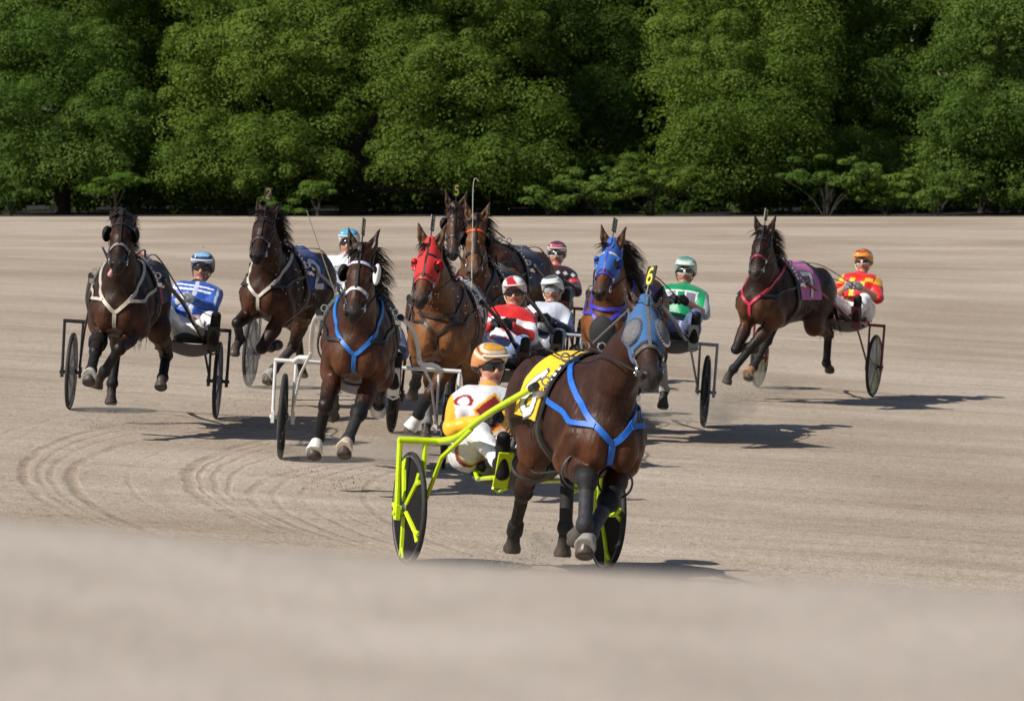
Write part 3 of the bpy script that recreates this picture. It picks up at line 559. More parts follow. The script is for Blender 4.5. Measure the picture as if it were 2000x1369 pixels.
    X = .02 + .80*U; Z = hz - .17 - .10*np.sin(U*2.6) + su.get('guard_up', .11)*U**2 + .05*Vv**2 + .008*np.sin(9*U + 4*Vv); Yv = oy + (.20 + .07*U)*Vv; T = np.stack([X, Yv, Z], -1).reshape(-1, 3); n = len(T)
    V = np.concatenate([T + A(0, 0, .004), T - A(0, 0, .004)]); F = grid_faces(14, 12); F = F + [[i + n for i in f[::-1]] for f in F]; ed = list(range(12)), list(range(13*12, 14*12)), [i*12 for i in range(14)], [i*12+11 for i in range(14)]
    F += [[e[i], e[i+1], e[i+1]+n, e[i]+n] for e in ed for i in range(len(e)-1)]; g = Geo(); g.add(V, F, mc); g.build('mud_guard', cloth_m, root)
    return root, Rs, Os, sh

# ------------------------------------------------------------------ drivers
helmet_m = mat('helmet_shell', attr=True, rough=.16, spec=.6, nscale=20, namt=.05)
glass_m = mat('goggle_lens', attr=True, rough=.06, spec=.9)
jacket_m = mat('silk_jacket', attr=True, rough=.42, nscale=14, namt=.07, bump=.5, bscale=26, sheen=.15)
def make_driver(r, Rs, Os):
    d = r['driver']; oy, hzz = d['y'], d['z']; lean = d.get('lean', 0.); hz = hzz - .55
    HP = A(.05, oy - lean, hz); HD = A(-.28, oy, hzz); ax = nrm(HD - HP); NB = HD - ax*.215 + A(-.015, 0, 0) + A(.01, 0, .0); sk = d.get('skin', (.52, .26, .17)); sk2 = tuple(A(*sk)*A(.62, .42, .42)); stub = tuple(A(*sk)*A(.86, .80, .80))
    yw, pt = d.get('yaw', 0), d.get('pitch', -0.04); RH = np.stack([A(math.cos(yw)*math.cos(pt), math.sin(yw)*math.cos(pt), -math.sin(pt)), A(-math.sin(yw), math.cos(yw), 0), np.zeros(3)], 1); RH[:, 2] = np.cross(RH[:, 0], RH[:, 1])
    tl = d.get('tilt', 0.); RH = RH@np.array([[1, 0, 0], [0, math.cos(tl), -math.sin(tl)], [0, math.sin(tl), math.cos(tl)]])
    Hd = lambda x, y, z: HD + RH@A(x, y, z)
    head = []; c = lambda a, b, ra, rb=None, **k: Pr('c', a, b, ra, rb, **k); e = lambda a, rr, **k: Pr('e', a, None, rr, **k)
    hair = d.get('hair', (.05, .03, .02))
    head += [e(Hd(-.01, 0, .03), (.098, .078, .098), R=RH, k=.03, col=hair), e(Hd(.03, 0, -.02), (.070, .066, .095), R=RH, k=.03, col=sk), e(Hd(.03, 0, -.065), (.066, .058, .062), R=RH, k=.03, col=stub), e(Hd(.082, 0, -.116), (.028, .030, .024), R=RH, k=.025, col=stub),
             c(Hd(.090, 0, .012), Hd(.112, 0, -.032), .011, .016, k=.012, col=sk), c(Hd(.080, -.035, .028), Hd(.080, .035, .028), .014, k=.02, col=sk)]
    for s in (1, -1): head += [e(Hd(.062, .042*s, -.03), (.028, .024, .022), R=RH, k=.02, col=sk), e(Hd(-.012, .080*s, -.015), (.026, .012, .034), R=RH, k=.008, col=sk2), e(Hd(.096, .015*s, -.040), (.012, .010, .009), R=RH, k=.008, col=sk), e(Hd(.070, .030*s, .006), (.013, .013, .012), R=RH, k=.004, col=(.6, .55, .5))]
    head += [Pr('e', Hd(.100, 0, -.073), None, (.012, .030, .0035), R=RH, k=.006, col=(.10, .03, .03), op='sub'), e(Hd(.093, 0, -.066), (.010, .024, .006), R=RH, k=.006, col=sk2), e(Hd(.090, 0, -.081), (.011, .022, .007), R=RH, k=.006, col=sk2)]
    neck = [c(NB - ax*.03, HD - ax*.06 - A(.025, 0, 0), .060, .052, k=.03, col=sk)]
    X = A(1, 0, 0)
    torso = [c(HP + A(0, .085, 0), HP - A(0, .085, 0), .125, k=.06, rid=5), c(HP + ax*.1, HP + ax*.22, .135, .14, side=(0, 1, 0), sq=1.12, k=.08, rid=0), c(HP + ax*.32 + A(0, .075, 0), HP + ax*.32 - A(0, .075, 0), .125, k=.08, rid=0), c(NB - ax*.055 + A(0, .12, 0), NB - ax*.055 - A(0, .12, 0), .075, k=.08, rid=0)]
    arms, fore, hands, legs, feet = [], [], [], [], []; J = {}
    hx = d.get('hands', {1: (.22, .10, .26), -1: (.22, -.10, .26)})
    for s in (1, -1):
        S = NB - ax*.075 + A(0, .185*s, 0); W = HP + A(*hx[s]); dvec = W - S; L = np.linalg.norm(dvec); u1, u2 = .29, .255; L = min(L, .53); W = S + nrm(dvec)*L
        al = (u1*u1 - u2*u2 + L*L)/(2*L); hh = math.sqrt(max(u1*u1 - al*al, 0)); pole = A(-.1, .85*s, -.8); pole = nrm(pole - nrm(dvec)*(pole@nrm(dvec))); Eb = S + nrm(dvec)*al + pole*hh
        arms += [c(S, Eb, .064, .047, k=.04, rid=1 if s > 0 else 2)]; fore += [c(Eb, W, .046, .032, k=.02, rid=3 if s > 0 else 4)]
        f = nrm(nrm(W-Eb) + A(.4, -.3*s, .1)); up = nrm(A(0, -.3*s, 1) - f*(f@A(0, -.3*s, 1))); sdv = np.cross(up, f)*s; pc = W + f*.045   # fist round the line
        hands += [c(W, W + f*.02, .030, .030, k=.02, col=sk), e(pc, (.045, .022, .042), R=np.stack([f, np.cross(up, f), up], 1), k=.015, col=sk)]
        for i, (zz, ln) in enumerate(((.033, .036), (.012, .041), (-.010, .038), (-.030, .030))):
            b = pc + f*.036 + up*zz; m1 = b + f*ln*.75 - sdv*.012; m2 = m1 - sdv*ln*.8 - f*.006; m3 = m2 - f*ln*.62 - sdv*.004
            hands += [c(b, m1, .0105, .010, k=.008, col=sk), c(m1, m2, .010, .009, k=.006, col=sk), c(m2, m3, .009, .0085, k=.006, col=sk)]
        tb = pc - f*.02 + up*.036; hands += [c(tb, tb + f*.03 + up*.022 - sdv*.015, .012, .011, k=.012, col=sk), c(tb + f*.03 + up*.022 - sdv*.015, tb + f*.055 + up*.014 - sdv*.034, .011, .009, k=.006, col=sk)]
        J[s] = pc + f*.05 - sdv*.02
        hipj = HP + A(.02, .10*s, -.02); ank = A(.855, oy + .24*s, hz + .0); kd = ank - hipj; Lk = min(np.linalg.norm(kd), .82); u1, u2 = .43, .42; al = (u1*u1 - u2*u2 + Lk*Lk)/(2*Lk); hh = math.sqrt(max(u1*u1 - al*al, 0)); pole = A(.1, d.get('splay', .25)*s, 1); pole = nrm(pole - nrm(kd)*(pole@nrm(kd))); Kn = hipj + nrm(kd)*al + pole*hh
        legs += [c(hipj, Kn, .084, .060, k=.05, rid=6), c(Kn, ank, .060, .043, k=.03, rid=7)]
        toe = ank + A(.095, .02*s, .175); heel = ank + A(.035, 0, -.06); feet += [c(ank - nrm(kd)*.16, ank, .05, .045, k=.02, col=(.015,)*3, rid=8), c(ank, heel, .042, .036, k=.02, col=(.015,)*3), c(heel, toe, .038, .032, side=(0, 1, 0), sq=1.15, k=.02, col=(.015,)*3)]
    body = [p.off(-.006, col=sk) for p in torso + arms + legs] + [p.off(0, col=sk) for p in fore + feet] + neck + head + hands
    rg = np.random.default_rng(r['seed'] + 50)
    bo = solid('person', body, .0085, skin_m, None, soft=.008); bo.matrix_world = to_matrix(Rs, Os); tag(bo, d['label'], 'driver', 'harness race drivers')
    k = rg.uniform(20, 26, 3); wj = lambda P: .0075*np.sin(k[0]*P[..., 2] + 9*P[..., 1] + 2*np.sin(13*P[..., 0])) * np.sin(k[1]*P[..., 1] + 8*P[..., 0]) + .003*np.sin(60*P[..., 0] + 33*P[..., 2])
    def region(V, rid): return ((V-HP)@ax)/.40, (V[:, 1] - HP[1] - (V[:, 2]-HP[2])*(ax[1]/ax[2])), rid
    jk = d['jacket']; skin_arm = d.get('short', False)
    Jp = [p.off(.014) for p in torso[1:] + arms] + [p.off(.014, ra=p.ra+.014, rb=p.rb+.010) for p in ([] if skin_arm else fore)] + [c(NB - ax*.03, NB + ax*.022, .078, .068, k=.03, rid=9)]
    Jp = [p.off(0, col=(.5,)*3) for p in Jp]
    solid('jacket', Jp, .009, jacket_m, bo, colfn=lambda V, cc, rid: jk(*region(V, rid)), warp=wj)
    tr = d.get('trousers', (.75, .75, .75)); Tp = [p.off(.013, col=tr) for p in torso[:1] + legs]
    tf = d.get('trouser_fn'); solid('trousers', Tp, .011, jacket_m, bo, warp=wj, colfn=(lambda V, cc, rid: tf(V, rid, oy)) if tf else None)
    for s in (0, 1):
        solid('boot', [p.off(.008, col=d.get('boots', (.014, .014, .015))) for p in feet[s*3:s*3+3]], .010, rubber, bo)
        n = len(hands)//2
        if d.get('gloves') is not None: solid('glove', [p.off(.0035, col=d['gloves']) for p in hands[s*n:s*n+n]], .006, rubber, bo)
    # helmet: shell with a face opening, brim; goggles; chin strap
    hf = d['helmet']; sh = [Pr('e', Hd(-.018, 0, .056), None, (.134, .113, .104), R=RH, k=.01), Pr('c', Hd(-.07, 0, -.02), Hd(-.075, 0, -.055), .105, .095, k=.05), c(Hd(.070, -.045, .088), Hd(.070, .045, .088), .045, k=.05), Pr('e', Hd(-.005, 0, .02), None, (.112, .092, .112), R=RH, k=.006, op='sub'),
          Pr('c', Hd(-.06, 0, -.03), Hd(-.06, 0, -.14), .085, .085, k=.006, op='sub'), Pr('p', Hd(0, 0, -.062), -RH[:, 2] - .45*RH[:, 0], k=.008, op='cut'), Pr('e', Hd(.13, 0, -.050), None, (.125, .098, .112), R=RH, k=.015, op='sub')]
    def hcol(V, cc, rid): L = (V-HD)@RH; return hf(L)
    he = solid('helmet', [p.off(0, col=(.5,)*3) for p in sh], .007, helmet_m, bo, colfn=hcol)
    g = Geo(); g.add(*(lambda: ([Hd(.085 + .072*math.cos(a)*t + .0, .105*math.sin(a), .078 + .010*math.cos(a) - .020*t*abs(math.cos(a)) + zz) for zz in (0, .006) for t in (.35, 1) for a in np.linspace(-1.35, 1.35, 13)], [[i, i+1, 14+i, 13+i] for i in range(12)] + [[26+i, 39+i, 40+i, 27+i] for i in range(12)] + [[13+i, 14+i, 40+i, 39+i] for i in range(12)]))(), d.get('brim', (.8, .8, .8))); g.build('visor', helmet_m, he)
    gc, gr = d.get('lens', (.008, .008, .009)), d.get('rimc', (.01,)*3)
    go = [Pr('e', Hd(.03, 0, .0), None, (.088, .082, .1), R=RH, k=.004), Pr('e', Hd(.024, 0, .0), None, (.086, .079, .1), R=RH, k=.004, op='sub'), Pr('p', Hd(0, 0, .036), RH[:, 2], op='cut', k=.008), Pr('p', Hd(0, 0, -.030), -RH[:, 2], op='cut', k=.008), Pr('p', Hd(.035, 0, 0), -RH[:, 0], op='cut', k=.004), Pr('e', Hd(.12, 0, -.028), None, (.05, .014, .022), R=RH, k=.006, op='sub')]
    def gcol(V, cc, rid): L = (V-HD)@RH; z = (L[:, 2] - .006)/.028; m = (np.abs(z) > .72) | (np.abs(L[:, 1]) < .011) | (L[:, 0] < .052); return np.where(m[:, None], A(*gr), A(*gc))
    solid('goggles', [p.off(0, col=(.5,)*3) for p in go], .0045, glass_m, bo, colfn=gcol)
    g = Geo(); g.tube(spline([Hd(.02, .095, -.02), Hd(.035, .078, -.07), Hd(.055, .035, -.128), Hd(.06, 0, -.136), Hd(.055, -.035, -.128), Hd(.035, -.078, -.07), Hd(.02, -.095, -.02)], 4), .006, 6, d.get('strapc', (.02,)*3)); g.build('chin_strap', leather, he)
    return bo, {s: Os + Rs@J[s] for s in (1, -1)}

# ------------------------------------------------------------------ ground
def ground_z(x, y):
    b = BK*np.clip((92 - y)/38, 0, 1)**1.0; b = np.where(y < 54, BK, BK*.5*(1 + np.cos(np.pi*np.clip((y-54)/50, 0, 1))))
    return -b*np.clip(x, -60, 60)
def nz(t, vec, sc, det=4, rough=.6):
    n = t.nodes.new('ShaderNodeTexNoise'); n.inputs['Scale'].default_value = sc; n.inputs['Detail'].default_value = det; n.inputs['Roughness'].default_value = rough; t.links.new(vec, n.inputs['Vector']); return n.outputs[0]
def math_(t, op, a, b=None):
    n = t.nodes.new('ShaderNodeMath'); n.operation = op
    for i, v in enumerate((a, b)):
        if v is None: continue
        if isinstance(v, (int, float)): n.inputs[i].default_value = v
        else: t.links.new(v, n.inputs[i])
    return n.outputs[0]
def ramp(t, fac, stops):
    n = t.nodes.new('ShaderNodeValToRGB'); e = n.color_ramp.elements
    while len(e) < len(stops): e.new(.5)
    for el, (p, c) in zip(e, stops): el.position = p; el.color = (*c, 1) if len(c) == 3 else c
    t.links.new(fac, n.inputs[0]); return n.outputs[0]
def mixc(t, fac, a, b, mode='MIX'):
    n = t.nodes.new('ShaderNodeMix'); n.data_type = 'RGBA'; n.blend_type = mode
    for i, v in ((0, fac), (6, a), (7, b)):
        if isinstance(v, (int, float)): n.inputs[i].default_value = v
        elif isinstance(v, tuple): n.inputs[i].default_value = (*v, 1)
        else: t.links.new(v, n.inputs[i])
    return n.outputs[2]
TURN = (9.5, 33.0)      # the centre round which the harrow marks curl
def track_material():
    m = bpy.data.materials.new('track_sand'); m.use_nodes = True; t = m.node_tree; b = t.nodes['Principled BSDF']; b.inputs['Roughness'].default_value = .95; b.inputs['Specular IOR Level'].default_value = .15
    g = t.nodes.new('ShaderNodeNewGeometry').outputs['Position']
    mp = t.nodes.new('ShaderNodeMapping'); mp.inputs['Location'].default_value = (-TURN[0], -TURN[1], 0); t.links.new(g, mp.inputs[0])
    gm = t.nodes.new('ShaderNodeVectorMath'); gm.operation = 'MULTIPLY'; gm.inputs[1].default_value = (1, .72, 0); t.links.new(mp.outputs[0], gm.inputs[0])
    ln = t.nodes.new('ShaderNodeVectorMath'); ln.operation = 'LENGTH'; t.links.new(gm.outputs[0], ln.inputs[0]); rad = ln.outputs['Value']
    wob = math_(t, 'MULTIPLY', math_(t, 'SUBTRACT', nz(t, g, .16, 2), .5), 1.2); rad = math_(t, 'ADD', rad, wob)
    sp = t.nodes.new('ShaderNodeSeparateXYZ'); t.links.new(mp.outputs[0], sp.inputs[0]); ang = math_(t, 'ARCTAN2', sp.outputs[1], math_(t, 'MULTIPLY', sp.outputs[0], -1.0))
    cb = t.nodes.new('ShaderNodeCombineXYZ'); t.links.new(rad, cb.inputs[0]); t.links.new(math_(t, 'MULTIPLY', ang, 1.1), cb.inputs[1]); pol = cb.outputs[0]
    gro = nz(t, pol, 3.0, 2, .6); line = ramp(t, gro, [(.30, (1, 1, 1)), (.42, (.15,)*3), (.5, (0, 0, 0))])       # narrow grooves
    side = t.nodes.new('ShaderNodeMapRange'); side.inputs[1].default_value = 1.5; side.inputs[2].default_value = -1.5; t.links.new(math_(t, 'ADD', sp.outputs[0], TURN[0]), side.inputs[0])
    near = t.nodes.new('ShaderNodeMapRange'); near.inputs[1].default_value = 44; near.inputs[2].default_value = 36; t.links.new(math_(t, 'ADD', sp.outputs[1], TURN[1]), near.inputs[0])
    line = math_(t, 'MULTIPLY', math_(t, 'MULTIPLY', math_(t, 'MULTIPLY', line, side.outputs[0]), near.outputs[0]), .35)
    gs = t.nodes.new('ShaderNodeSeparateXYZ'); t.links.new(g, gs.inputs[0]); wb = math_(t, 'MULTIPLY', math_(t, 'SUBTRACT', nz(t, g, 1.3, 3), .5), .10); patchy = ramp(t, nz(t, g, 1.1, 4, .7), [(.36, (.12,)*3), (.55, (1, 1, 1))])
    for x0, y0, c, w_, st in ((-3.92, 33.66, .0345, .045, .9), (-3.78, 33.5, .036, .03, .5), (-3.66, 33.2, .04, .03, .45), (-3.48, 32.9, .0436, .05, 1.0), (-3.05, 33, .042, .025, .3), (-2.60, 33.2, .0436, .055, 1.0), (-2.50, 33.1, .045, .025, .6), (-2.38, 33, .046, .03, .6), (-2.24, 32.6, .05, .025, .5), (-2.01, 31.65, .074, .04, .7), (-1.84, 31.7, .07, .03, .55), (-1.62, 31.8, .066, .035, .55), (-1.40, 31.9, .06, .025, .35), (-1.156, 32.1, .05, .035, .6), (-4.4, 34.5, .03, .03, .4), (-.9, 32, .05, .02, .25)):
        dy = math_(t, 'SUBTRACT', gs.outputs[1], y0); px_ = math_(t, 'ADD', math_(t, 'MULTIPLY', math_(t, 'MULTIPLY', dy, dy), c), x0); dd = math_(t, 'ABSOLUTE', math_(t, 'ADD', math_(t, 'SUBTRACT', gs.outputs[0], px_), wb))
        mr = t.nodes.new('ShaderNodeMapRange'); mr.interpolation_type = 'SMOOTHSTEP'; mr.inputs[1].default_value = w_*1.5; mr.inputs[2].default_value = w_*.2; t.links.new(dd, mr.inputs[0]); fy = t.nodes.new('ShaderNodeMapRange'); fy.inputs[1].default_value = 6.5; fy.inputs[2].default_value = 2.2; t.links.new(math_(t, 'ABSOLUTE', dy), fy.inputs[0])
        line = math_(t, 'MAXIMUM', line, math_(t, 'MULTIPLY', math_(t, 'MULTIPLY', math_(t, 'MULTIPLY', mr.outputs[0], fy.outputs[0]), patchy), st))
    sx = t.nodes.new('ShaderNodeMapping'); sx.inputs['Scale'].default_value = (.16, 1.6, 1); t.links.new(g, sx.inputs[0]); streak = nz(t, sx.outputs[0], 1.0, 6, .7)
    big = nz(t, g, .22, 4); fine = nz(t, g, 55, 3, .8); peb = nz(t, g, 16, 4, .75)
    col = ramp(t, big, [(.3, (.43, .36, .292)), (.7, (.505, .435, .36))]); col = mixc(t, ramp(t, streak, [(.38, (0, 0, 0)), (.60, (1, 1, 1))]), mixc(t, .5, col, (.33, .255, .185)), col)
    col = mixc(t, math_(t, 'MULTIPLY', line, .42), col, (.235, .165, .10)); col = mixc(t, .8, col, ramp(t, fine, [(.32, (.42,)*3), (.68, (1.5,)*3)]), 'MULTIPLY'); col = mixc(t, .6, col, ramp(t, peb, [(.28, (.6,)*3), (.6, (1.12,)*3)]), 'MULTIPLY')
    zone = ramp(t, nz(t, g, .11, 3, .5), [(.38, (.84, .81, .77)), (.60, (1.03, 1.03, 1.03))]); col = mixc(t, 1.0, col, zone, 'MULTIPLY'); pit = ramp(t, nz(t, g, 6.5, 3, .6), [(.30, (.72,)*3), (.42, (1, 1, 1))]); col = mixc(t, .7, col, pit, 'MULTIPLY'); t.links.new(col, b.inputs['Base Color'])
    hgt = math_(t, 'ADD', math_(t, 'MULTIPLY', math_(t, 'SUBTRACT', 1.0, line), .022), math_(t, 'ADD', math_(t, 'MULTIPLY', pit, .03), math_(t, 'ADD', math_(t, 'MULTIPLY', peb, .020), math_(t, 'ADD', math_(t, 'MULTIPLY', fine, .008), math_(t, 'MULTIPLY', streak, .018)))))
    bp = t.nodes.new('ShaderNodeBump'); bp.inputs['Strength'].default_value = .55; bp.inputs['Distance'].default_value = 1.0; t.links.new(hgt, bp.inputs['Height']); t.links.new(bp.outputs[0], b.inputs['Normal'])
    return m
def sheet(name, xs, ys, zf, m):
    X, Y = np.meshgrid(xs, ys, indexing='ij'); Z = zf(X, Y); V = np.stack([X, Y, Z], -1).reshape(-1, 3)
    F = np.array(grid_faces(len(xs), len(ys))); o = link(name, np_mesh(V, F), m); return tag(o, kind='structure')
YE = 121.0              # far edge of the track
sheet('track', np.linspace(-70, 70, 141), np.concatenate([np.linspace(7.5, 60, 106), np.linspace(60.5, YE, 62)]), ground_z, track_material())
shade_soil = mat('forest_soil_painted_shade', (.009, .008, .005), .95, nscale=1.2, namt=.5, bump=.6, bscale=3)  # soil painted near black to stand in for the shade beneath the trees
sheet('forest_ground', np.linspace(-700, 700, 60), np.concatenate([np.linspace(YE - .5, 145, 40), np.linspace(150, 1400, 20)]), lambda X, Y: ground_z(X, Y) - .04 - .02*(Y > YE) + 0*X, shade_soil)
sheet('outer_ground', np.linspace(-700, 700, 40), np.linspace(-300, 7.4, 30), lambda X, Y: -BK*np.clip(X, -60, 60) - .3, mat('outer_soil', (.42, .36, .29), .95, nscale=2, namt=.2))
for sx in (-1, 1): sheet('outer_ground', np.sort(sx*np.array([70.0, 120, 700])), np.linspace(7.4, YE, 40), lambda X, Y: ground_z(X, Y) - .02, bpy.data.materials['outer_soil'])
def berm_z(X, Y):       # the bank the photographer leans over; its crest stands out of focus across the bottom of the frame
    crest = 3.6; top = CAM_Z - .3915 - .068*X + .0*Y; fall = np.clip((Y - crest)/4.2, 0, 1); lump = .006*np.sin(2.3*X + 1.2*Y) + .004*np.sin(7.1*X - 2*Y) + .004*np.sin(.9*X + 4*Y)
    base = ground_z(X, Y) - .15; s = fall*fall*(3 - 2*fall)*0 + np.clip(fall*1.0, 0, 1); rd = np.exp(-((Y-crest)/.35)**2)*-.01
    z = top*(1-s) + base*s + lump*(1-s); back = np.clip((-Y - 3)/6, 0, 1); return z*(1-back) + base*back
def berm_material():
    m = bpy.data.materials.new('bank_sand'); m.use_nodes = True; t = m.node_tree; b = t.nodes['Principled BSDF']; b.inputs['Roughness'].default_value = .95; b.inputs['Specular IOR Level'].default_value = .1
    g = t.nodes.new('ShaderNodeNewGeometry').outputs['Position']; n = nz(t, g, 5, 5, .6); c = ramp(t, n, [(.3, (.415, .355, .298)), (.7, (.52, .455, .392))]); c = mixc(t, .6, c, ramp(t, nz(t, g, 90, 3, .8), [(.3, (.7,)*3), (.7, (1.2,)*3)]), 'MULTIPLY'); t.links.new(c, b.inputs['Base Color'])
    bp = t.nodes.new('ShaderNodeBump'); bp.inputs['Strength'].default_value = .5; bp.inputs['Distance'].default_value = 1; t.links.new(math_(t, 'MULTIPLY', nz(t, g, 24, 6, .7), .02), bp.inputs['Height']); t.links.new(bp.outputs[0], b.inputs['Normal']); return m
sheet('bank', np.linspace(-12, 12, 121), np.concatenate([np.linspace(-9, 2, 26), np.linspace(2.1, 8.6, 80)]), berm_z, berm_material())

# ------------------------------------------------------------------ trees
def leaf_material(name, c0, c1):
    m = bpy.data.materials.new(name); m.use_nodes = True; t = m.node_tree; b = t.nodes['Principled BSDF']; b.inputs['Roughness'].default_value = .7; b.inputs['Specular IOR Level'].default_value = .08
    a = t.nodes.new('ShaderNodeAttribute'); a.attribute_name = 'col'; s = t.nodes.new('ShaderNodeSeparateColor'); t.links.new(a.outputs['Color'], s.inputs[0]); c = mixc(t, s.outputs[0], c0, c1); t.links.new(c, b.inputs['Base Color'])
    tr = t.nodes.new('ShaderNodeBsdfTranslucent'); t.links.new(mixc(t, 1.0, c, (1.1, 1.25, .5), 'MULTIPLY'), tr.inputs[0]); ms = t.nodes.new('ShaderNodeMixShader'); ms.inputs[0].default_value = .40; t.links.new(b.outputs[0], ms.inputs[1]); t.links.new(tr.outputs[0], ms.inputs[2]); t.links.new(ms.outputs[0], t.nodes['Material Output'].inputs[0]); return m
def leaf_cloud(centers, radii, per, size, seed, flat=.7, hue=None, up=.35):
    rg = np.random.default_rng(seed); n = len(centers); N = n*per; ci = np.repeat(np.arange(n), per)
    d = rg.normal(0, 1, (N, 3)); d[:, 2] += .55; d /= np.linalg.norm(d, axis=1)[:, None]; rr = rg.uniform(.55, 1.05, N)**.6
    P = centers[ci] + d*rr[:, None]*radii[ci][:, None]*A(1, 1, flat); Nn = d + A(0, 0, up) + rg.normal(0, .24, (N, 3)); Nn /= np.linalg.norm(Nn, axis=1)[:, None]
    u = np.cross(Nn, rg.normal(0, 1, (N, 3))); u /= np.linalg.norm(u, axis=1)[:, None]; v = np.cross(Nn, u); s = size*rg.uniform(.6, 1.35, N)[:, None]
    V = np.stack([P - u*s, P - v*s*.5, P + u*s, P + v*s*.5], 1).reshape(-1, 3); F = np.arange(4*N).reshape(-1, 4)
    h = np.clip((hue[ci] if hue is not None else .5) + rg.normal(0, .16, N), 0, 1); c = np.repeat(np.stack([h, h, h], 1), 4, 0); return V, F, c
bark = mat('bark', (.035, .027, .02), .9, nscale=12, namt=.4, bump=.6, bscale=25)
def px(u, v, depth):     # a point at the given distance seen at photo pixel (u, v)
    p = math.radians(3.305); dr = A(0, math.cos(p), -math.sin(p)) + A((u-1000)/8000, 0, 0) + (684.5-v)/8000*A(0, math.sin(p), math.cos(p)); return A(0, 0, CAM_Z) + dr*(depth/dr[1])
def make_tree(name, label, base, lobes, m, seed, trunk_r=.3, per=330, leaf=.050, puff=(.26, .95), dens=.62, flat=.72, group='trees along the far edge of the track', cat='tree', limbs=True, dome=True):
    rg = np.random.default_rng(seed); root = empty(name, Matrix.Translation(Vector(base))); tag(root, label, cat, group); Cc, Rr, Hh = [], [], []
    for (c, r) in lobes:
        c, r = A(*c), A(*r); area = 4*math.pi*((r[0]*r[1])**1.6/3 + (r[0]*r[2])**1.6/3 + (r[1]*r[2])**1.6/3)**(1/1.6); k = max(4, int(area*dens*1.25)); hv = rg.uniform(.25, .75)
        d = rg.normal(0, 1, (k*2, 3)); d /= np.linalg.norm(d, axis=1)[:, None]; d = d[(d[:, 1] < .55) | (rg.uniform(0, 1, k*2) < .25)][:k]; k = len(d)
        pr = rg.uniform(*puff, k); Cc.append(c + d*(r - .35*pr[:, None])*rg.uniform(.82, 1.06, k)[:, None]); Rr.append(pr); Hh.append(np.clip(hv + rg.normal(0, .18, k), 0, 1))
        k2 = int(k*.8); Cc.append(c + rg.normal(0, .38, (k2, 3))*r); Rr.append(rg.uniform(*puff, k2)); Hh.append(np.full(k2, hv))
    Cc, Rr, Hh = np.concatenate(Cc), np.concatenate(Rr), np.concatenate(Hh); V, F, c = leaf_cloud(Cc - A(*base), Rr, per, leaf, seed, flat, Hh); link('crown', np_mesh(V, F, c), m, root, False)
    g = Geo(); B = A(0, 0, -.15); top = np.mean([A(*l[0]) for l in lobes], 0) - A(*base)
    g.tube(spline([B, A(.05, 0, top[2]*.35), top*A(.4, .4, .75)], 5), np.linspace(trunk_r, trunk_r*.45, 11), 10)
    if limbs:
        for (lc, lr) in lobes: e = A(*lc) - A(*base); s = top*A(.3, .3, rg.uniform(.25, .6)); g.tube(spline([s, s*.4 + e*.6 + A(0, 0, -.2), e], 4), np.linspace(trunk_r*.4, .03, 9), 6)
    g.build('trunk', bark, root); return root
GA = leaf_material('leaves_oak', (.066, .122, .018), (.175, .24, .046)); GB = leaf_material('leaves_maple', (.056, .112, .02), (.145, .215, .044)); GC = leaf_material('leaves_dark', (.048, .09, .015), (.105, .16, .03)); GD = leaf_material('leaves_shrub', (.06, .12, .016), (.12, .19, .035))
def lobe(u, v, ru, rv, Y, ry=None): Y = Y + max(0, 230-v)*.0125; p = px(u, v, Y); k = Y/8000; return (p, (ru*k, (ry or ru)*k, rv*k))
def gz(u, Y): p = px(u, 420, Y); return (p[0], Y, float(ground_z(np.array(p[0]), np.array(Y))) - .05)
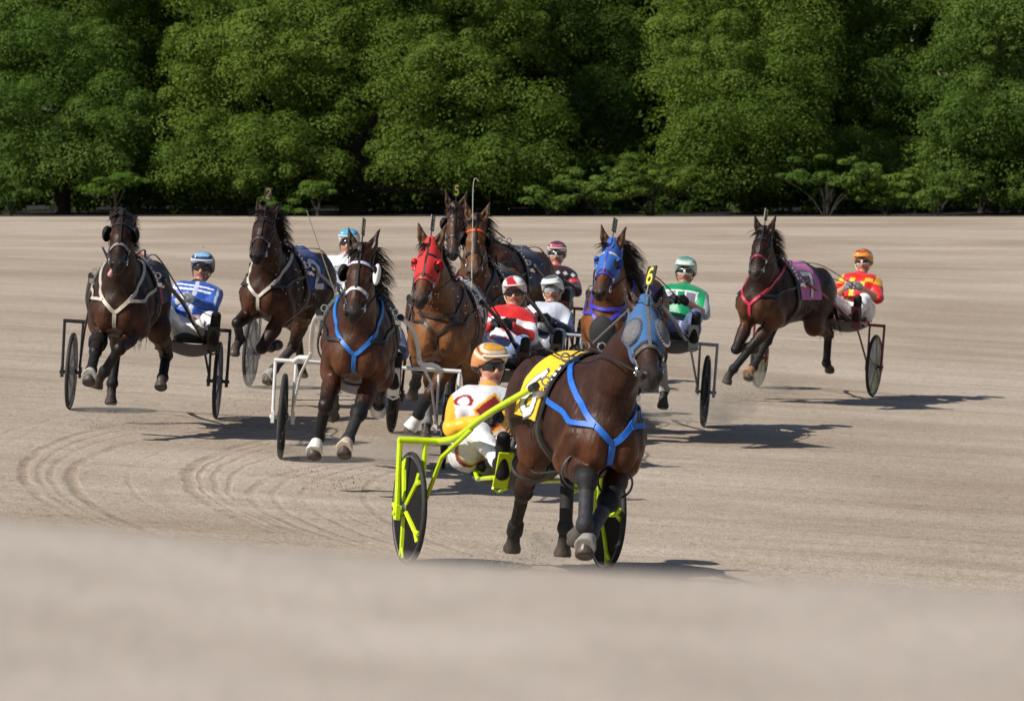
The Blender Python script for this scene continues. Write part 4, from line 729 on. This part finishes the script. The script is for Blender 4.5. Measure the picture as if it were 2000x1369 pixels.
def trees():
    T = make_tree
    T('tree', 'rounded dark green tree at the far left with a wide domed crown', gz(120, 127), [lobe(120, 130, 150, 120, 127), lobe(40, 250, 120, 90, 126), lobe(230, 230, 90, 80, 126), lobe(150, 320, 110, 55, 125.5), lobe(20, 100, 120, 130, 128), lobe(20, 350, 60, 40, 125.5), lobe(130, -60, 170, 130, 128)], GB, 11, .3)
    T('tree', 'tall slim tree showing dark between the left tree and the big oak', gz(262, 133), [lobe(250, 60, 90, 110, 133), lobe(285, 190, 70, 100, 133), lobe(240, -90, 120, 120, 134), lobe(270, 310, 60, 70, 132)], GC, 12, .25)
    T('tree', 'big spreading oak with billowing crown and dark forked trunk left of centre', gz(690, 127), [lobe(410, 150, 105, 110, 126), lobe(380, 290, 90, 75, 125), lobe(520, 300, 110, 75, 124.6), lobe(560, 110, 150, 120, 125), lobe(480, 0, 150, 100, 126), lobe(720, 60, 150, 110, 125.5), lobe(640, 210, 90, 75, 125.4), lobe(850, 170, 130, 100, 124.8), lobe(940, 60, 130, 110, 126), lobe(790, 300, 90, 62, 124.8), lobe(930, 310, 110, 66, 124.5), lobe(1040, 250, 80, 90, 125.5), lobe(700, -130, 340, 140, 127), lobe(340, 330, 50, 40, 125), lobe(1060, 345, 60, 40, 125), lobe(780, 120, 60, 60, 124.2), lobe(620, 330, 70, 40, 125), lobe(450, 345, 80, 32, 124.6), lobe(1000, 360, 60, 30, 124.8)], GA, 13, .5, dens=.7)
    T('tree', 'mid green tree standing back between the big oak and the round tree', gz(1160, 133), [lobe(1130, 60, 110, 110, 132), lobe(1220, 120, 90, 90, 132), lobe(1170, 220, 100, 90, 131), lobe(1160, -80, 170, 120, 134), lobe(1200, 310, 90, 50, 131)], GB, 14, .3)
    T('tree', 'round full crowned tree right of centre with smooth bright outline', gz(1450, 129), [lobe(1450, 60, 180, 130, 127), lobe(1370, 180, 110, 110, 126), lobe(1530, 170, 105, 120, 126), lobe(1450, 250, 130, 75, 125.4), lobe(1340, 300, 70, 45, 126), lobe(1560, 290, 80, 50, 126), lobe(1480, 360, 60, 34, 125.5), lobe(1410, 345, 60, 34, 125.2), lobe(1450, -100, 190, 120, 128)], GA, 15, .4)
    T('tree', 'tree with layered branches behind and right of the round tree', gz(1720, 133), [lobe(1700, 60, 120, 110, 132), lobe(1740, 190, 110, 70, 131), lobe(1690, 290, 90, 45, 130), lobe(1760, 320, 80, 40, 130), lobe(1710, 355, 80, 34, 128), lobe(1700, -90, 170, 120, 133)], GB, 16, .3)
    T('tree', 'large broad tree at the far right edge with dark upper boughs', gz(1930, 128), [lobe(1960, 60, 110, 110, 127), lobe(1880, 120, 80, 90, 127), lobe(1920, 230, 120, 85, 125.5), lobe(2000, 300, 100, 60, 126), lobe(1850, 280, 80, 55, 126), lobe(1960, -100, 170, 120, 128), lobe(1930, 345, 80, 36, 125.5), lobe(1960, 375, 60, 26, 125), lobe(1850, 360, 60, 30, 125)], GB, 17, .35)
    for i, (u, h, w_, n, lab) in enumerate([(560, 395, 38, 1, 'small umbrella shaped shrub below the oak, left of its twin'), (620, 392, 44, 1, 'small umbrella shaped shrub below the oak, right of its twin'), (1270, 350, 120, 4, 'wide many stemmed shrub with thin pale stems below the round tree'), (1165, 372, 85, 3, 'low loose shrub with slim stems left of the wide shrub'), (1615, 350, 115, 4, 'tall many stemmed shrub with thin stems right of the round tree'), (1730, 368, 95, 3, 'spreading thin shrub right of the tall shrub'), (1830, 372, 90, 2, 'low dark shrub beneath the far right tree'), (225, 378, 75, 2, 'small dark shrub behind the leftmost horse'), (20, 372, 60, 2, 'low bushy shrub at the left edge of the picture'), (1070, 388, 60, 2, 'small low bush under the right end of the oak')]):
        Y = 122.6; rg = random.Random(i); b = gz(u, Y); lo = [lobe(u + (k - (n-1)/2)*w_*1.5/n, h + rg.uniform(-26, 18), w_/n**.6*rg.uniform(.7, 1.2), 20 + (w_ > 80)*10, Y + rg.uniform(-.2, .6)) for k in range(n)]
        rt = make_tree('shrub', lab, b, lo, GD if i in (0, 1, 7) else GA if i in (2, 5) else GB, 40+i, .03, per=120, leaf=.05, puff=(.14, .42), dens=1.1, flat=.40, group='shrubs at the edge of the woods', cat='shrub', limbs=False)
        g = Geo()
        for k in range(2 + 2*n): e = A(*lo[k % n][0]) - A(*b); e2 = e + A(rg.uniform(-.5, .5)*w_/70, 0, -.1); g.tube(spline([A(rg.uniform(-.08, .08), rg.uniform(-.08, .08), -.05), e2*A(.35, .35, .5), e2], 4), np.linspace(.022, .008, 9), 5)
        g.build('stem', bark, rt)
    rg = np.random.default_rng(5); n = 1500; U = rg.uniform(-40, 40, n); Z = rg.uniform(-.2, 15, n)**1.0; Cw = np.stack([U, 137 + rg.uniform(0, 3, n) + 1.5*np.sin(U*.6), Z], 1); V, F, c = leaf_cloud(Cw, rg.uniform(.6, 1.3, n), 170, .17, 6, .8, rg.uniform(0, .6, n)); Cw2 = np.stack([rg.uniform(-44, 44, 1600), 143 + rg.uniform(0, 2, 1600), rg.uniform(-.2, 17, 1600)], 1); V2, F2, c2 = leaf_cloud(Cw2, rg.uniform(1, 1.6, 1600), 60, .5, 7, .9, rg.uniform(0, .4, 1600)); V, F, c = np.concatenate([V, V2]), np.concatenate([F, F2 + len(V)]), np.concatenate([c, c2]); tag(link('background_woods', np_mesh(V, F, c), GC, None, False), 'dense dark green woods behind the front row of trees', 'woods', kind='stuff')
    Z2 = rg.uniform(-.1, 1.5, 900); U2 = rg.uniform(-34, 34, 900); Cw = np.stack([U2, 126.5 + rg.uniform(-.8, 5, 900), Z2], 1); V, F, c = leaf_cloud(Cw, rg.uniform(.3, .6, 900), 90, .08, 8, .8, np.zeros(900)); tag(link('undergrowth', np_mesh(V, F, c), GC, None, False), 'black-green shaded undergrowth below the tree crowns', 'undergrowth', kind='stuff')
trees()
def paint(n, base): return np.tile(A(*base), (n, 1))
W_, K_ = (.78, .78, .78), (.012, .012, .013)
def jk_blue(t, y, rid):
    c = paint(len(t), (.02, .09, .42)); st = ((t > .80) & (t < .86)) | ((t > .93) & (t < .98)); c[st & (rid == 0)] = W_; c[((rid == 1) | (rid == 2)) & (np.abs(y) > .20) & (np.abs(y) < .225)] = (.55, .62, .75); c[rid == 9] = K_; c[(np.abs(y) < .02) & (rid == 0)] = (.5, .55, .65); return c
def jk_white(t, y, rid): c = paint(len(t), (.74, .75, .78)); c[rid == 9] = (.5, .5, .55); c[(rid == 0) & (np.abs(y) < .05) & (t < .6)] = (.45, .5, .6); return c
def jk_red(t, y, rid):
    c = paint(len(t), (.74, .74, .78)); c[(t > .74) & (rid < 3)] = (.62, .02, .02); dz = (np.abs(((y + .5*t*.4)/.13) % 1 - .5) + np.abs((t*.4/.13) % 1 - .5)) < .36; c[dz & (t <= .74) & (rid == 0)] = (.60, .02, .025)
    c[(np.abs(y - .03) < .055) & (t > .50) & (t < .74) & (rid == 0)] = K_; c[(rid == 3) | (rid == 4)] = (.62, .02, .02); c[rid == 9] = (.62, .02, .02); c[(t < .22) & (rid == 0)] = (.16, .25, .5); return c
def jk_diamond(t, y, rid):
    c = paint(len(t), (.018, .008, .012)); d = (np.abs((y/.085) % 1 - .5) + np.abs((t-.80)*.4/.10)) < .34; c[d & (rid < 3)] = (.62, .55, .58); d2 = (np.abs((y/.085 + .5) % 1 - .5) + np.abs((t-.5)*.4/.10)) < .3; c[d2 & (rid == 0)] = (.62, .55, .58)
    c[((rid == 1) | (rid == 2)) & (t > .5) & (t < .66)] = (.45, .02, .03); c[rid == 9] = (.5, .02, .03); return c
def jk_navy(t, y, rid): c = paint(len(t), (.55, .58, .66)); c[(rid > 2) & (rid < 5)] = (.015, .02, .05); c[(rid == 0) & (t < .62)] = (.015, .018, .03); c[((rid == 1) | (rid == 2)) & (np.abs(y) > .24)] = (.04, .06, .16); c[rid == 9] = (.02,)*3; return c
def jk_green(t, y, rid):
    c = paint(len(t), (.0, .26, .10)); ln = (np.abs(t - .86) < .022) & (np.abs(y) < .17); c[ln & (rid == 0)] = W_; p = (np.abs(np.abs(y) - .10) < .05) & (t > .52) & (t < .82) & (rid == 0); c[p] = (.22, .20, .26); q = (np.abs(np.abs(np.abs(y) - .10) - .055) < .008) & (t > .50) & (t < .84) & (rid == 0); c[q] = W_; c[(np.abs(y) > .245) & (rid < 3) & (rid > 0)] = (.35, .40, .42); c[rid == 9] = (.0, .22, .09); return c
def jk_maroon(t, y, rid):
    c = paint(len(t), (.76, .76, .77)); d = np.abs(y)/.13 + np.abs(t-.55)/.38; c[(d < 1) & (rid == 0)] = (.22, .008, .012); c[(np.abs(d-1) < .09) & (rid == 0)] = (.75, .40, .03); lo = np.abs(y) + .0 > .0; c[(rid == 1) | (rid == 2)] = np.where((np.abs(y)[(rid == 1) | (rid == 2)] > .255)[:, None], A(.80, .42, .02), A(.76, .76, .77))
    c[(rid == 3) | (rid == 4)] = (.80, .42, .02); c[(rid == 9)] = (.70, .35, .05); c[(t < .16) & (rid == 0)] = (.22, .008, .012); rr = np.hypot((t-.70)*.40, y+.20); c[(np.abs(rr-.045) < .011) & (y < 0) & (t > .62)] = (.30, .01, .012); rr = np.hypot((t-.48)*.40, y+.225); c[(np.abs(rr-.045) < .011) & (y < 0) & (t < .56) & (rid == 0)] = (.30, .01, .012); return c
def jk_blocks(t, y, rid):
    c = paint(len(t), (.62, .012, .012)); b = ((np.floor(y/.09) + np.floor(t*.4/.10)) % 2 == 0) & (t > .18) & (t < .88) & (np.abs(y) > .03); c[b & (rid == 0)] = (.85, .48, .02); c[((rid == 1) | (rid == 2)) & (t > .72)] = (.85, .48, .02); c[((rid == 3) | (rid == 4))] = (.62, .012, .012); c[rid == 9] = (.62, .012, .012); return c
def hel(base, stripes, brim=None):       # shell colour with arcs over the dome
    def f(L):
        c = paint(len(L), base); a = np.arctan2(L[:, 1], L[:, 2] - .0); el = L[:, 2] + .35*L[:, 0]
        for (lo, hi, col) in stripes: c[(el > lo) & (el < hi)] = col
        c[(L[:, 2] < .0) & (L[:, 0] < .08)] = K_
        return c
    return f
def hel_panel(base, panel, k, ph):
    def f(L):
        c = paint(len(L), base); a = np.arctan2(L[:, 1], L[:, 0]); m = np.sin(k*a + ph + 14*L[:, 2]) > .45; c[m & (L[:, 2] > .06)] = panel; c[(L[:, 2] < .0) & (L[:, 0] < .08)] = K_; return c
    return f
BLK = (.008, .006, .0055); HOOF = (.10, .08, .065)
def coat(body, lite, muz=(.028, .024, .022), leg=BLK, **k): return dict(body=body, lite=lite, muz=muz, leg=leg, hoof=HOOF, **k)
BT = lambda *a: a
RIGS = [
 dict(key='blue', pose='R1', seed=1, label='dark bay horse at far left of field with white breast collar, ears pinned back', coat=coat((0.0271, 0.0107, 0.0060), (0.0551, 0.0192, 0.0086), ears=-35, socks={}), noseband=(.22, .21, .20), tongue=True, collar=(.50, .45, .37), collar_sides=True, blinkers=K_,
  boots=[BT('frK' [:2], 'arm', K_), BT('fr', 'shin', K_), BT('fr', 'bell', (.45, .43, .4)), BT('fl', 'shin', K_), BT('hl', 'shin', K_), BT('hr', 'shin', K_)], cloth=dict(col=(.014, .018, .05), edge=(.40, .04, .04)),
  sulky=dict(col=(.016, .015, .016), disc=(.32, .32, .34), alpha=.55, spoke=(.2, .2, .2), label='black sulky at far left with hazy grey wheel discs'),
  driver=dict(y=.46, z=1.39, lean=.08, yaw=-.05, jacket=jk_blue, trousers=(.72, .71, .70), gloves=(.45, .45, .46), helmet=hel((.03, .05, .10), [(.085, .12, (.70, .75, .82)), (.15, .19, (.25, .42, .62))]), brim=(.62, .72, .82), strapc=(.02,)*3, label='driver in blue jacket with white stripes and white breeches behind the far left horse', hands={1: (.26, .06, .27), -1: (.26, -.09, .25)})),
 dict(key='dark', pose='R2', seed=2, label='dark bay horse with white breast collar and blue cloth numbered 2, forelegs folded', coat=coat((0.0319, 0.0123, 0.0067), (0.0625, 0.0228, 0.0106), ears=0), noseband=(.06, .05, .05), collar=(.55, .50, .43), plate=('2', (.03, .03, .028), (.22, .20, .03), .3),
  boots=[BT('fr', 'shin', K_), BT('fl', 'shin', K_), BT('hl', 'shin', (.05, .045, .045)), BT('hl', 'bell', (.35, .33, .3))], cloth=dict(col=(.012, .06, .30), digit='2', dcol=(.75, .75, .76)), mane_len=.24,
  sulky=dict(col=(.28, .28, .29), disc=(.35, .35, .35), alpha=.5, spoke=(.3, .3, .3), label='grey sulky behind the number 2 horse, mostly hidden'),
  driver=dict(y=.23, z=1.56, lean=.05, yaw=.0, jacket=jk_white, trousers=(.70, .70, .70), gloves=(.6, .6, .6), helmet=hel((.62, .66, .68), [(.075, .11, (.70, .70, .68)), (.12, .20, (.10, .36, .56))]), brim=(.6, .62, .6), lens=(.006, .006, .006), label='driver in plain white jacket and pale blue helmet, looking over the white browband horse')),
 dict(key='white', pose='R3', seed=3, label='bay horse with white browband and noseband, white cheek pad and white bell boot', coat=coat((0.0474, 0.0163, 0.0084), (0.0939, 0.0328, 0.0138), ears=22), noseband=(.72, .72, .74), browband=(.62, .60, .75), cheek_roll=True, collar=(.02, .15, .50), blinkers=K_, plate=('4', (.02,)*3, (.5, .45, .1), 1.35), mane=1, mane_len=.32,
  boots=[BT('fr', 'shin', K_), BT('fr', 'bell', (.72, .70, .64)), BT('fl', 'knee', K_), BT('fl', 'shin', (.03,)*3), BT('fl', 'bell', (.55, .46, .36)), BT('hl', 'bell', (.6, .58, .56)), BT('hr', 'shin', (.05,)*3)], cloth=dict(col=(.012, .05, .035), digit='4', dcol=(.7, .7, .7)),
  sulky=dict(col=(.72, .72, .70), bent=True, disc=(.03,)*3, rim=(.1,)*3, spoke=(.1, .1, .1), guard=(.22, .22, .25), guard_up=.24, label='white framed sulky with bent shafts and dark wheels'),
  driver=dict(y=.02, z=1.36, jacket=jk_navy, trousers=(.6, .6, .62), gloves=K_, helmet=hel((.05, .12, .08), []), label='driver hidden behind the white browband horse, only boots and knees showing')),
 dict(key='maroon_black', pose='R4', seed=4, label='light bay horse in a red hood with white cloth numbered 3', coat=coat((0.1334, 0.0507, 0.0190), (0.2434, 0.1027, 0.0366), muz=(.075, .055, .045), ears=38), hood=(.62, .018, .02), noseband=(.5, .05, .05), collar=(.035, .018, .014), collar_w=.03, collar_bar=True, plate=('3', (.03,)*3, (.4, .4, .35), 1.3),
  boots=[BT('fr', 'knee', K_), BT('fr', 'shin', K_), BT('fl', 'shin', K_), BT('fl', 'bell', (.7, .69, .66)), BT('hl', 'shin', K_), BT('hr', 'shin', (.2,)*3)], cloth=dict(col=(.62, .62, .63), digit='3', dcol=(.015,)*3, out=(.3, .3, .3), edge=(.35, .03, .03)),
  sulky=dict(col=(.040, .010, .012), disc=(.04,)*3, spoke=(.06, .02, .02), label='dark maroon sulky behind the red hooded horse'),
  driver=dict(y=.35, z=1.362, lean=.04, yaw=.03, pitch=.0, tilt=.12, jacket=jk_red, trousers=(.20, .28, .46), gloves=K_, helmet=hel_panel((.70, .69, .68), (.45, .02, .03), 3, .5), brim=(.62, .60, .55), strapc=(.6, .55, .4), label='driver in red and white jacket with diamonds, red and white helmet', boots=(.02,)*3)),
 dict(key='maroon', pose='R5', seed=5, label='brown horse with black blinkers and number 5 head plate behind the orange browband horse', coat=coat((0.0778, 0.0308, 0.0177), (0.1113, 0.0438, 0.0218), muz=(.05, .045, .045), ears=35), blinkers=K_, plate=('5', (.015, .015, .012), (.34, .33, .02), .2), collar=(.02,)*3, cloth=dict(col=(.014, .03, .085)), mane_len=.16,
  sulky=dict(col=(.13, .016, .022), disc=(.1,)*3, spoke=(.2, .05, .05), label='maroon sulky of the diamond jacket driver'),
  driver=dict(y=.33, z=1.43, lean=-.04, yaw=.0, jacket=jk_diamond, trousers=(.02, .015, .02), gloves=K_, helmet=hel((.10, .03, .06), [(.07, .105, (.72, .70, .70)), (.135, .155, (.5, .10, .14))]), brim=(.66, .62, .62), rimc=(.7, .7, .7), strapc=(.6, .58, .5), label='driver in black jacket with white diamonds and a purple and white helmet')),
 dict(key='grey', pose='R6', seed=6, label='light bay horse with bright orange browband beside the red hooded horse', coat=coat((0.1380, 0.0549, 0.0200), (0.2608, 0.1075, 0.0366), muz=(.10, .075, .055), ears=28), browband=(.80, .09, .008), blinkers=K_, collar=(.02,)*3, cloth=dict(col=(.02, .02, .022)), mane_len=.22,
  sulky=dict(col=(.085, .08, .075), disc=(.03,)*3, spoke=(.1,)*3, label='grey sulky of the driver in silver goggles'),
  driver=dict(y=.38, z=1.24, lean=.02, yaw=-.03, tilt=.15, jacket=jk_navy, trousers=(.30, .30, .36), gloves=K_, helmet=hel((.66, .68, .66), [(.158, .175, (.10, .12, .12))]), brim=(.74, .74, .70), lens=(.35, .36, .38), rimc=(.3, .3, .3), strapc=(.62, .58, .45), label='driver in silver goggles and white helmet between red jacket and diamond jacket drivers')),
 dict(key='silver', pose='R7', seed=7, label='bay horse in a blue hood and violet breast collar, just behind the lead horse', coat=coat((0.1098, 0.0398, 0.0142), (0.2260, 0.0870, 0.0262), muz=(.06, .045, .038), ears=45), hood=(.02, .11, .42), noseband=(.06, .05, .35), browband=(.5, .55, .6), bridle=(.05, .04, .32), collar=(.05, .045, .42), collar_sides=True, collar_bar=True, chest_pad=(.010, .009, .011), plate=('8', (.04, .04, .03), (.3, .3, .2), 1.25), mane=1, mane_len=.34,
  boots=[BT('fr', 'shin', K_), BT('fl', 'shin', (.2,)*3), BT('hl', 'shin', (.35, .34, .33))], cloth=dict(col=(.06, .02, .16), edge=(.2, .03, .05)),
  sulky=dict(col=(.35, .38, .40), disc=(.02, .02, .024), spoke=(.05, .05, .06), label='pale steel sulky with dark disc wheels under the green jacket driver'),
  driver=dict(y=.38, z=1.535, lean=.0, yaw=.0, jacket=jk_green, short=True, trousers=(.10, .13, .26), gloves=K_, helmet=hel((.30, .44, .40), [(.13, .145, (.62, .70, .66)), (.16, .175, (.1, .25, .2))]), brim=(.62, .68, .62), rimc=(.78, .78, .78), label='driver in green jacket and pale green helmet')),
 dict(key='lime', pose='R8', seed=8, vox=.0105, label='dark bay lead horse nearest the camera wearing blue breast collar and number 6', coat=coat((0.0376, 0.0137, 0.0074), (0.0862, 0.0292, 0.0120), muz=(.045, .040, .038), ears=8), hood=(.03, .115, .28), mesh_cups=True, noseband=(.09, .085, .08), bridle=(.13, .13, .13), collar=(.015, .13, .52), collar_sides=True, collar_w=.042, plate=('6', (.015,)*3, (.72, .62, .05), -.95), plate_tilt=.35, mane=-1, mane_len=.07,
  boots=[BT('fr', 'knee', (.02,)*3), BT('fr', 'shin', (.035, .035, .04)), BT('fr', 'bell', (.09, .08, .07)), BT('fl', 'knee', K_), BT('fl', 'shin', (.06, .06, .065)), BT('fl', 'bell', (.30, .28, .26)), BT('hr', 'wrap', (.02,)*3), BT('hl', 'shin', (.03,)*3)], hobbles=(.035, .035, .038), cloth=dict(col=(.82, .53, .012), digit='6', dcol=(.70, .70, .66), out=(.06,)*3),
  sulky=dict(col=(.56, .74, .012), disc=(.014, .014, .015), spoke=(.56, .74, .012), spoke_w=.018, tk=1.0, wr=.378, yaw=.09, guard=(.075, .07, .062), guard_up=.30, rough=.28, label='lime yellow sulky in front with black discs and lime spokes'),
  driver=dict(y=-.10, z=1.325, lean=.13, yaw=.10, pitch=-.02, tilt=.06, jacket=jk_maroon, trousers=(.72, .72, .73), gloves=K_, helmet=hel((.58, .26, .10), [(.075, .10, (.72, .62, .48)), (.112, .122, (.10, .02, .02)), (.132, .150, (.70, .62, .50)), (.158, .17, (.65, .35, .03))]), brim=(.70, .64, .52), skin=(.56, .27, .19), trouser_fn=lambda V, rid, oy: np.where(((rid == 6) & (np.abs(V[:, 0] - .12) < .07))[:, None], A(.22, .008, .012), np.where(((rid == 6) & (np.abs(V[:, 0] - .12) < .09))[:, None], A(.75, .40, .03), A(.72, .72, .73))), label='driver in white jacket with maroon diamond and yellow sleeves on the front sulky', hands={1: (.25, .05, .25), -1: (.25, -.10, .22)})),
 dict(key='wine', pose='R9', seed=9, label='dark bay horse at far right with pink cloth numbered 7, ears pricked, stretching out', coat=coat((0.0235, 0.0094, 0.0057), (0.0851, 0.0315, 0.0126), muz=(.085, .07, .062), ears=48), noseband=(.3, .03, .05), collar=(.50, .025, .07), plate=('7', (.05, .04, .03), (.3, .25, .1), 1.3), mane=1, mane_len=.22,
  boots=[BT('fr', 'shin', K_), BT('fl', 'shin', K_), BT('hr', 'shin', (.02,)*3), BT('hr', 'bell', (.35, .20, .11)), BT('hl', 'shin', K_)], cloth=dict(col=(.44, .12, .34), digit='7', dcol=(.68, .68, .66)),
  sulky=dict(col=(.17, .025, .030), disc=(.50, .50, .47), alpha=.7, spoke=(.45, .38, .08), rim=(.02,)*3, label='wine red sulky at far right with pale wheel discs'),
  driver=dict(y=.41, z=1.545, lean=-.04, yaw=.08, tilt=.10, jacket=jk_blocks, trousers=(.72, .70, .70), short=True, gloves=(.2, .2, .2), helmet=hel((.62, .24, .03), [(.085, .12, (.70, .36, .10)), (.15, .17, (.35, .06, .02))]), brim=(.68, .36, .12), rimc=(.75, .74, .7), strapc=(.6, .55, .4), label='driver in red and yellow block jacket with orange helmet at far right')),
]
line_m = cm((.02, .018, .017), .5)
for r in RIGS:
    if ONLY and r['key'] not in ONLY: continue
    random.seed(r['seed']); r['q'] = POSE[r['pose']]; ho, J, R, O, H, tp = make_horse(r); su, Rs, Os, sh = make_sulky(r, r['q'], R, O); dr, hands = make_driver(r, Rs, Os)
    wl = lambda p: O + R@np.asarray(p)
    name = r['driver']['label'].split(' behind')[0].split(' looking')[0]
    for s in (1, -1):
        P = spline([wl(H(.465, .085*s, -.112)), wl(H(.25, .16*s, -.2)*.5 + A(.35, .20*s, 1.60)*.5 + A(0, 0, .03)), wl(on_trunk(tp, .25, .45*s, .06)), wl(on_trunk(tp, -.5, .5*s, .05)), hands[s]], 8)
        g = Geo(); g.tube(P, .009, 6, flat=.5); o = g.build('driving_line', line_m, None)
        o['label'] = ('left' if s > 0 else 'right') + ' driving line of the ' + dict(blue='blue jacket driver at far left', dark='plain white jacket driver', white='hidden driver behind the white browband', maroon_black='red jacket driver', maroon='diamond jacket driver', grey='silver goggles driver', silver='green jacket driver', lime='front sulky driver', wine='red and yellow driver at far right')[r['key']]; o['category'] = 'rein'; o['group'] = 'driving lines from bit to driver'
def whip(a, b, lab, curl=0):
    P = spline([a, A(*a)*.5 + A(*b)*.5, A(*b)*.97 + A(*a)*.03, A(*b) + A(curl, 0, -.02*(curl != 0))], 5); g = Geo(); g.tube(P, np.linspace(.006, .0022, len(P)), 6); o = g.build('driving_whip', cm((.6, .58, .5), .4), None); tag(o, lab, 'whip', 'driving whips')
if not ONLY:
    whip(px(664, 600, 34.2), px(600, 415, 33.6), 'long pale whip leaning left, rising above the white browband horse')
    whip(px(921, 572, 36.2), px(925, 350, 35.9), 'thin pale upright whip in front of the orange browband horse', .05)
# ------------------------------------------------------------------ sand thrown up by hooves and wheels
def clods():
    rg = np.random.default_rng(77); V = []; F = []; n = 0
    spots = [(190, 780, 36.3, .28, 300, .10), (300, 785, 37, .3, 120, .08), (1000, 1070, 26.6, .20, 420, .16), (515, 742, 41, .2, 160, .1), (460, 800, 37.5, .3, 160, .1), (1290, 790, 41, .3, 200, .10), (1420, 750, 45.5, .3, 160, .1), (1460, 738, 46, .25, 160, .1), (610, 895, 32, .22, 120, .06), (680, 882, 32, .25, 160, .08), (900, 640, 34, .9, 160, .5), (560, 590, 38, .8, 90, .5), (800, 800, 36, .5, 200, .2), (780, 700, 33, .8, 140, .5), (570, 880, 33, .3, 160, .1)]
    for (u, v, Y, sx, k, sz) in spots:
        c = px(u, v, Y)
        for _ in range(k):
            p = c + A(rg.normal(0, sx*.6), rg.normal(0, sx*.5), abs(rg.normal(0, sz)) ); zg = float(ground_z(np.array(p[0]), np.array(p[1]))); p[2] = max(p[2], zg + .004) if sz > .3 else zg + .004 + abs(rg.normal(0, sz)); s = rg.uniform(.003, .0095)
            T = rg.normal(0, 1, (4, 3)); T /= np.linalg.norm(T, axis=1)[:, None]; V += list(p + T*s); F += [[n, n+1, n+2], [n, n+2, n+3], [n, n+3, n+1], [n+1, n+3, n+2]]; n += 4
    tag(link('flying_sand', np_mesh(V, F), mat('sand_grain', (.36, .28, .2), .95), None, False), 'grains of sand thrown up around the hooves and wheels', 'sand', kind='stuff')
def dust():
    m = bpy.data.materials.new('dust_haze'); m.use_nodes = True; t = m.node_tree; t.nodes.remove(t.nodes['Principled BSDF']); v = t.nodes.new('ShaderNodeVolumePrincipled'); v.inputs['Color'].default_value = (.85, .76, .64, 1)
    g = t.nodes.new('ShaderNodeNewGeometry').outputs['Position']; d = ramp(t, nz(t, g, 4.5, 4, .65), [(.42, (0, 0, 0)), (.72, (1, 1, 1))]); t.links.new(math_(t, 'MULTIPLY', d, 1.3), v.inputs['Density']); t.links.new(v.outputs[0], t.nodes['Material Output'].inputs['Volume'])
    for (u, v_, Y, rx, rz, lab) in ((200, 782, 36.6, .45, .10, 'low puff of dust at the hooves of the far left horse'), (1320, 785, 41.2, .75, .16, 'low puff of dust around the trailing hoof beside the lead horse'), (1455, 742, 46, .6, .14, 'low puff of dust at the hooves of the far right horse'), (505, 752, 41.6, .5, .12, 'low puff of dust at the hooves of the white collared horse numbered 2'), (1000, 1068, 26.6, .35, .13, 'low puff of dust at the hind hoof of the lead horse'), (690, 850, 34.2, .7, .12, 'low puff of dust behind the white browband horse')):
        c = px(u, v_, Y); c[2] = float(ground_z(np.array(c[0]), np.array(c[1]))) + rz*.75
        o = solid('dust_puff', [Pr('e', c + A(0, .3, 0), None, (rx, rx*1.2, rz), k=.05), Pr('e', c + A(rx*.6, .7, rz*.2), None, (rx*.6, rx, rz*.9), k=.1)], .05, m, None); tag(o, lab, 'dust', kind='stuff')
if not ONLY: clods(); dust()
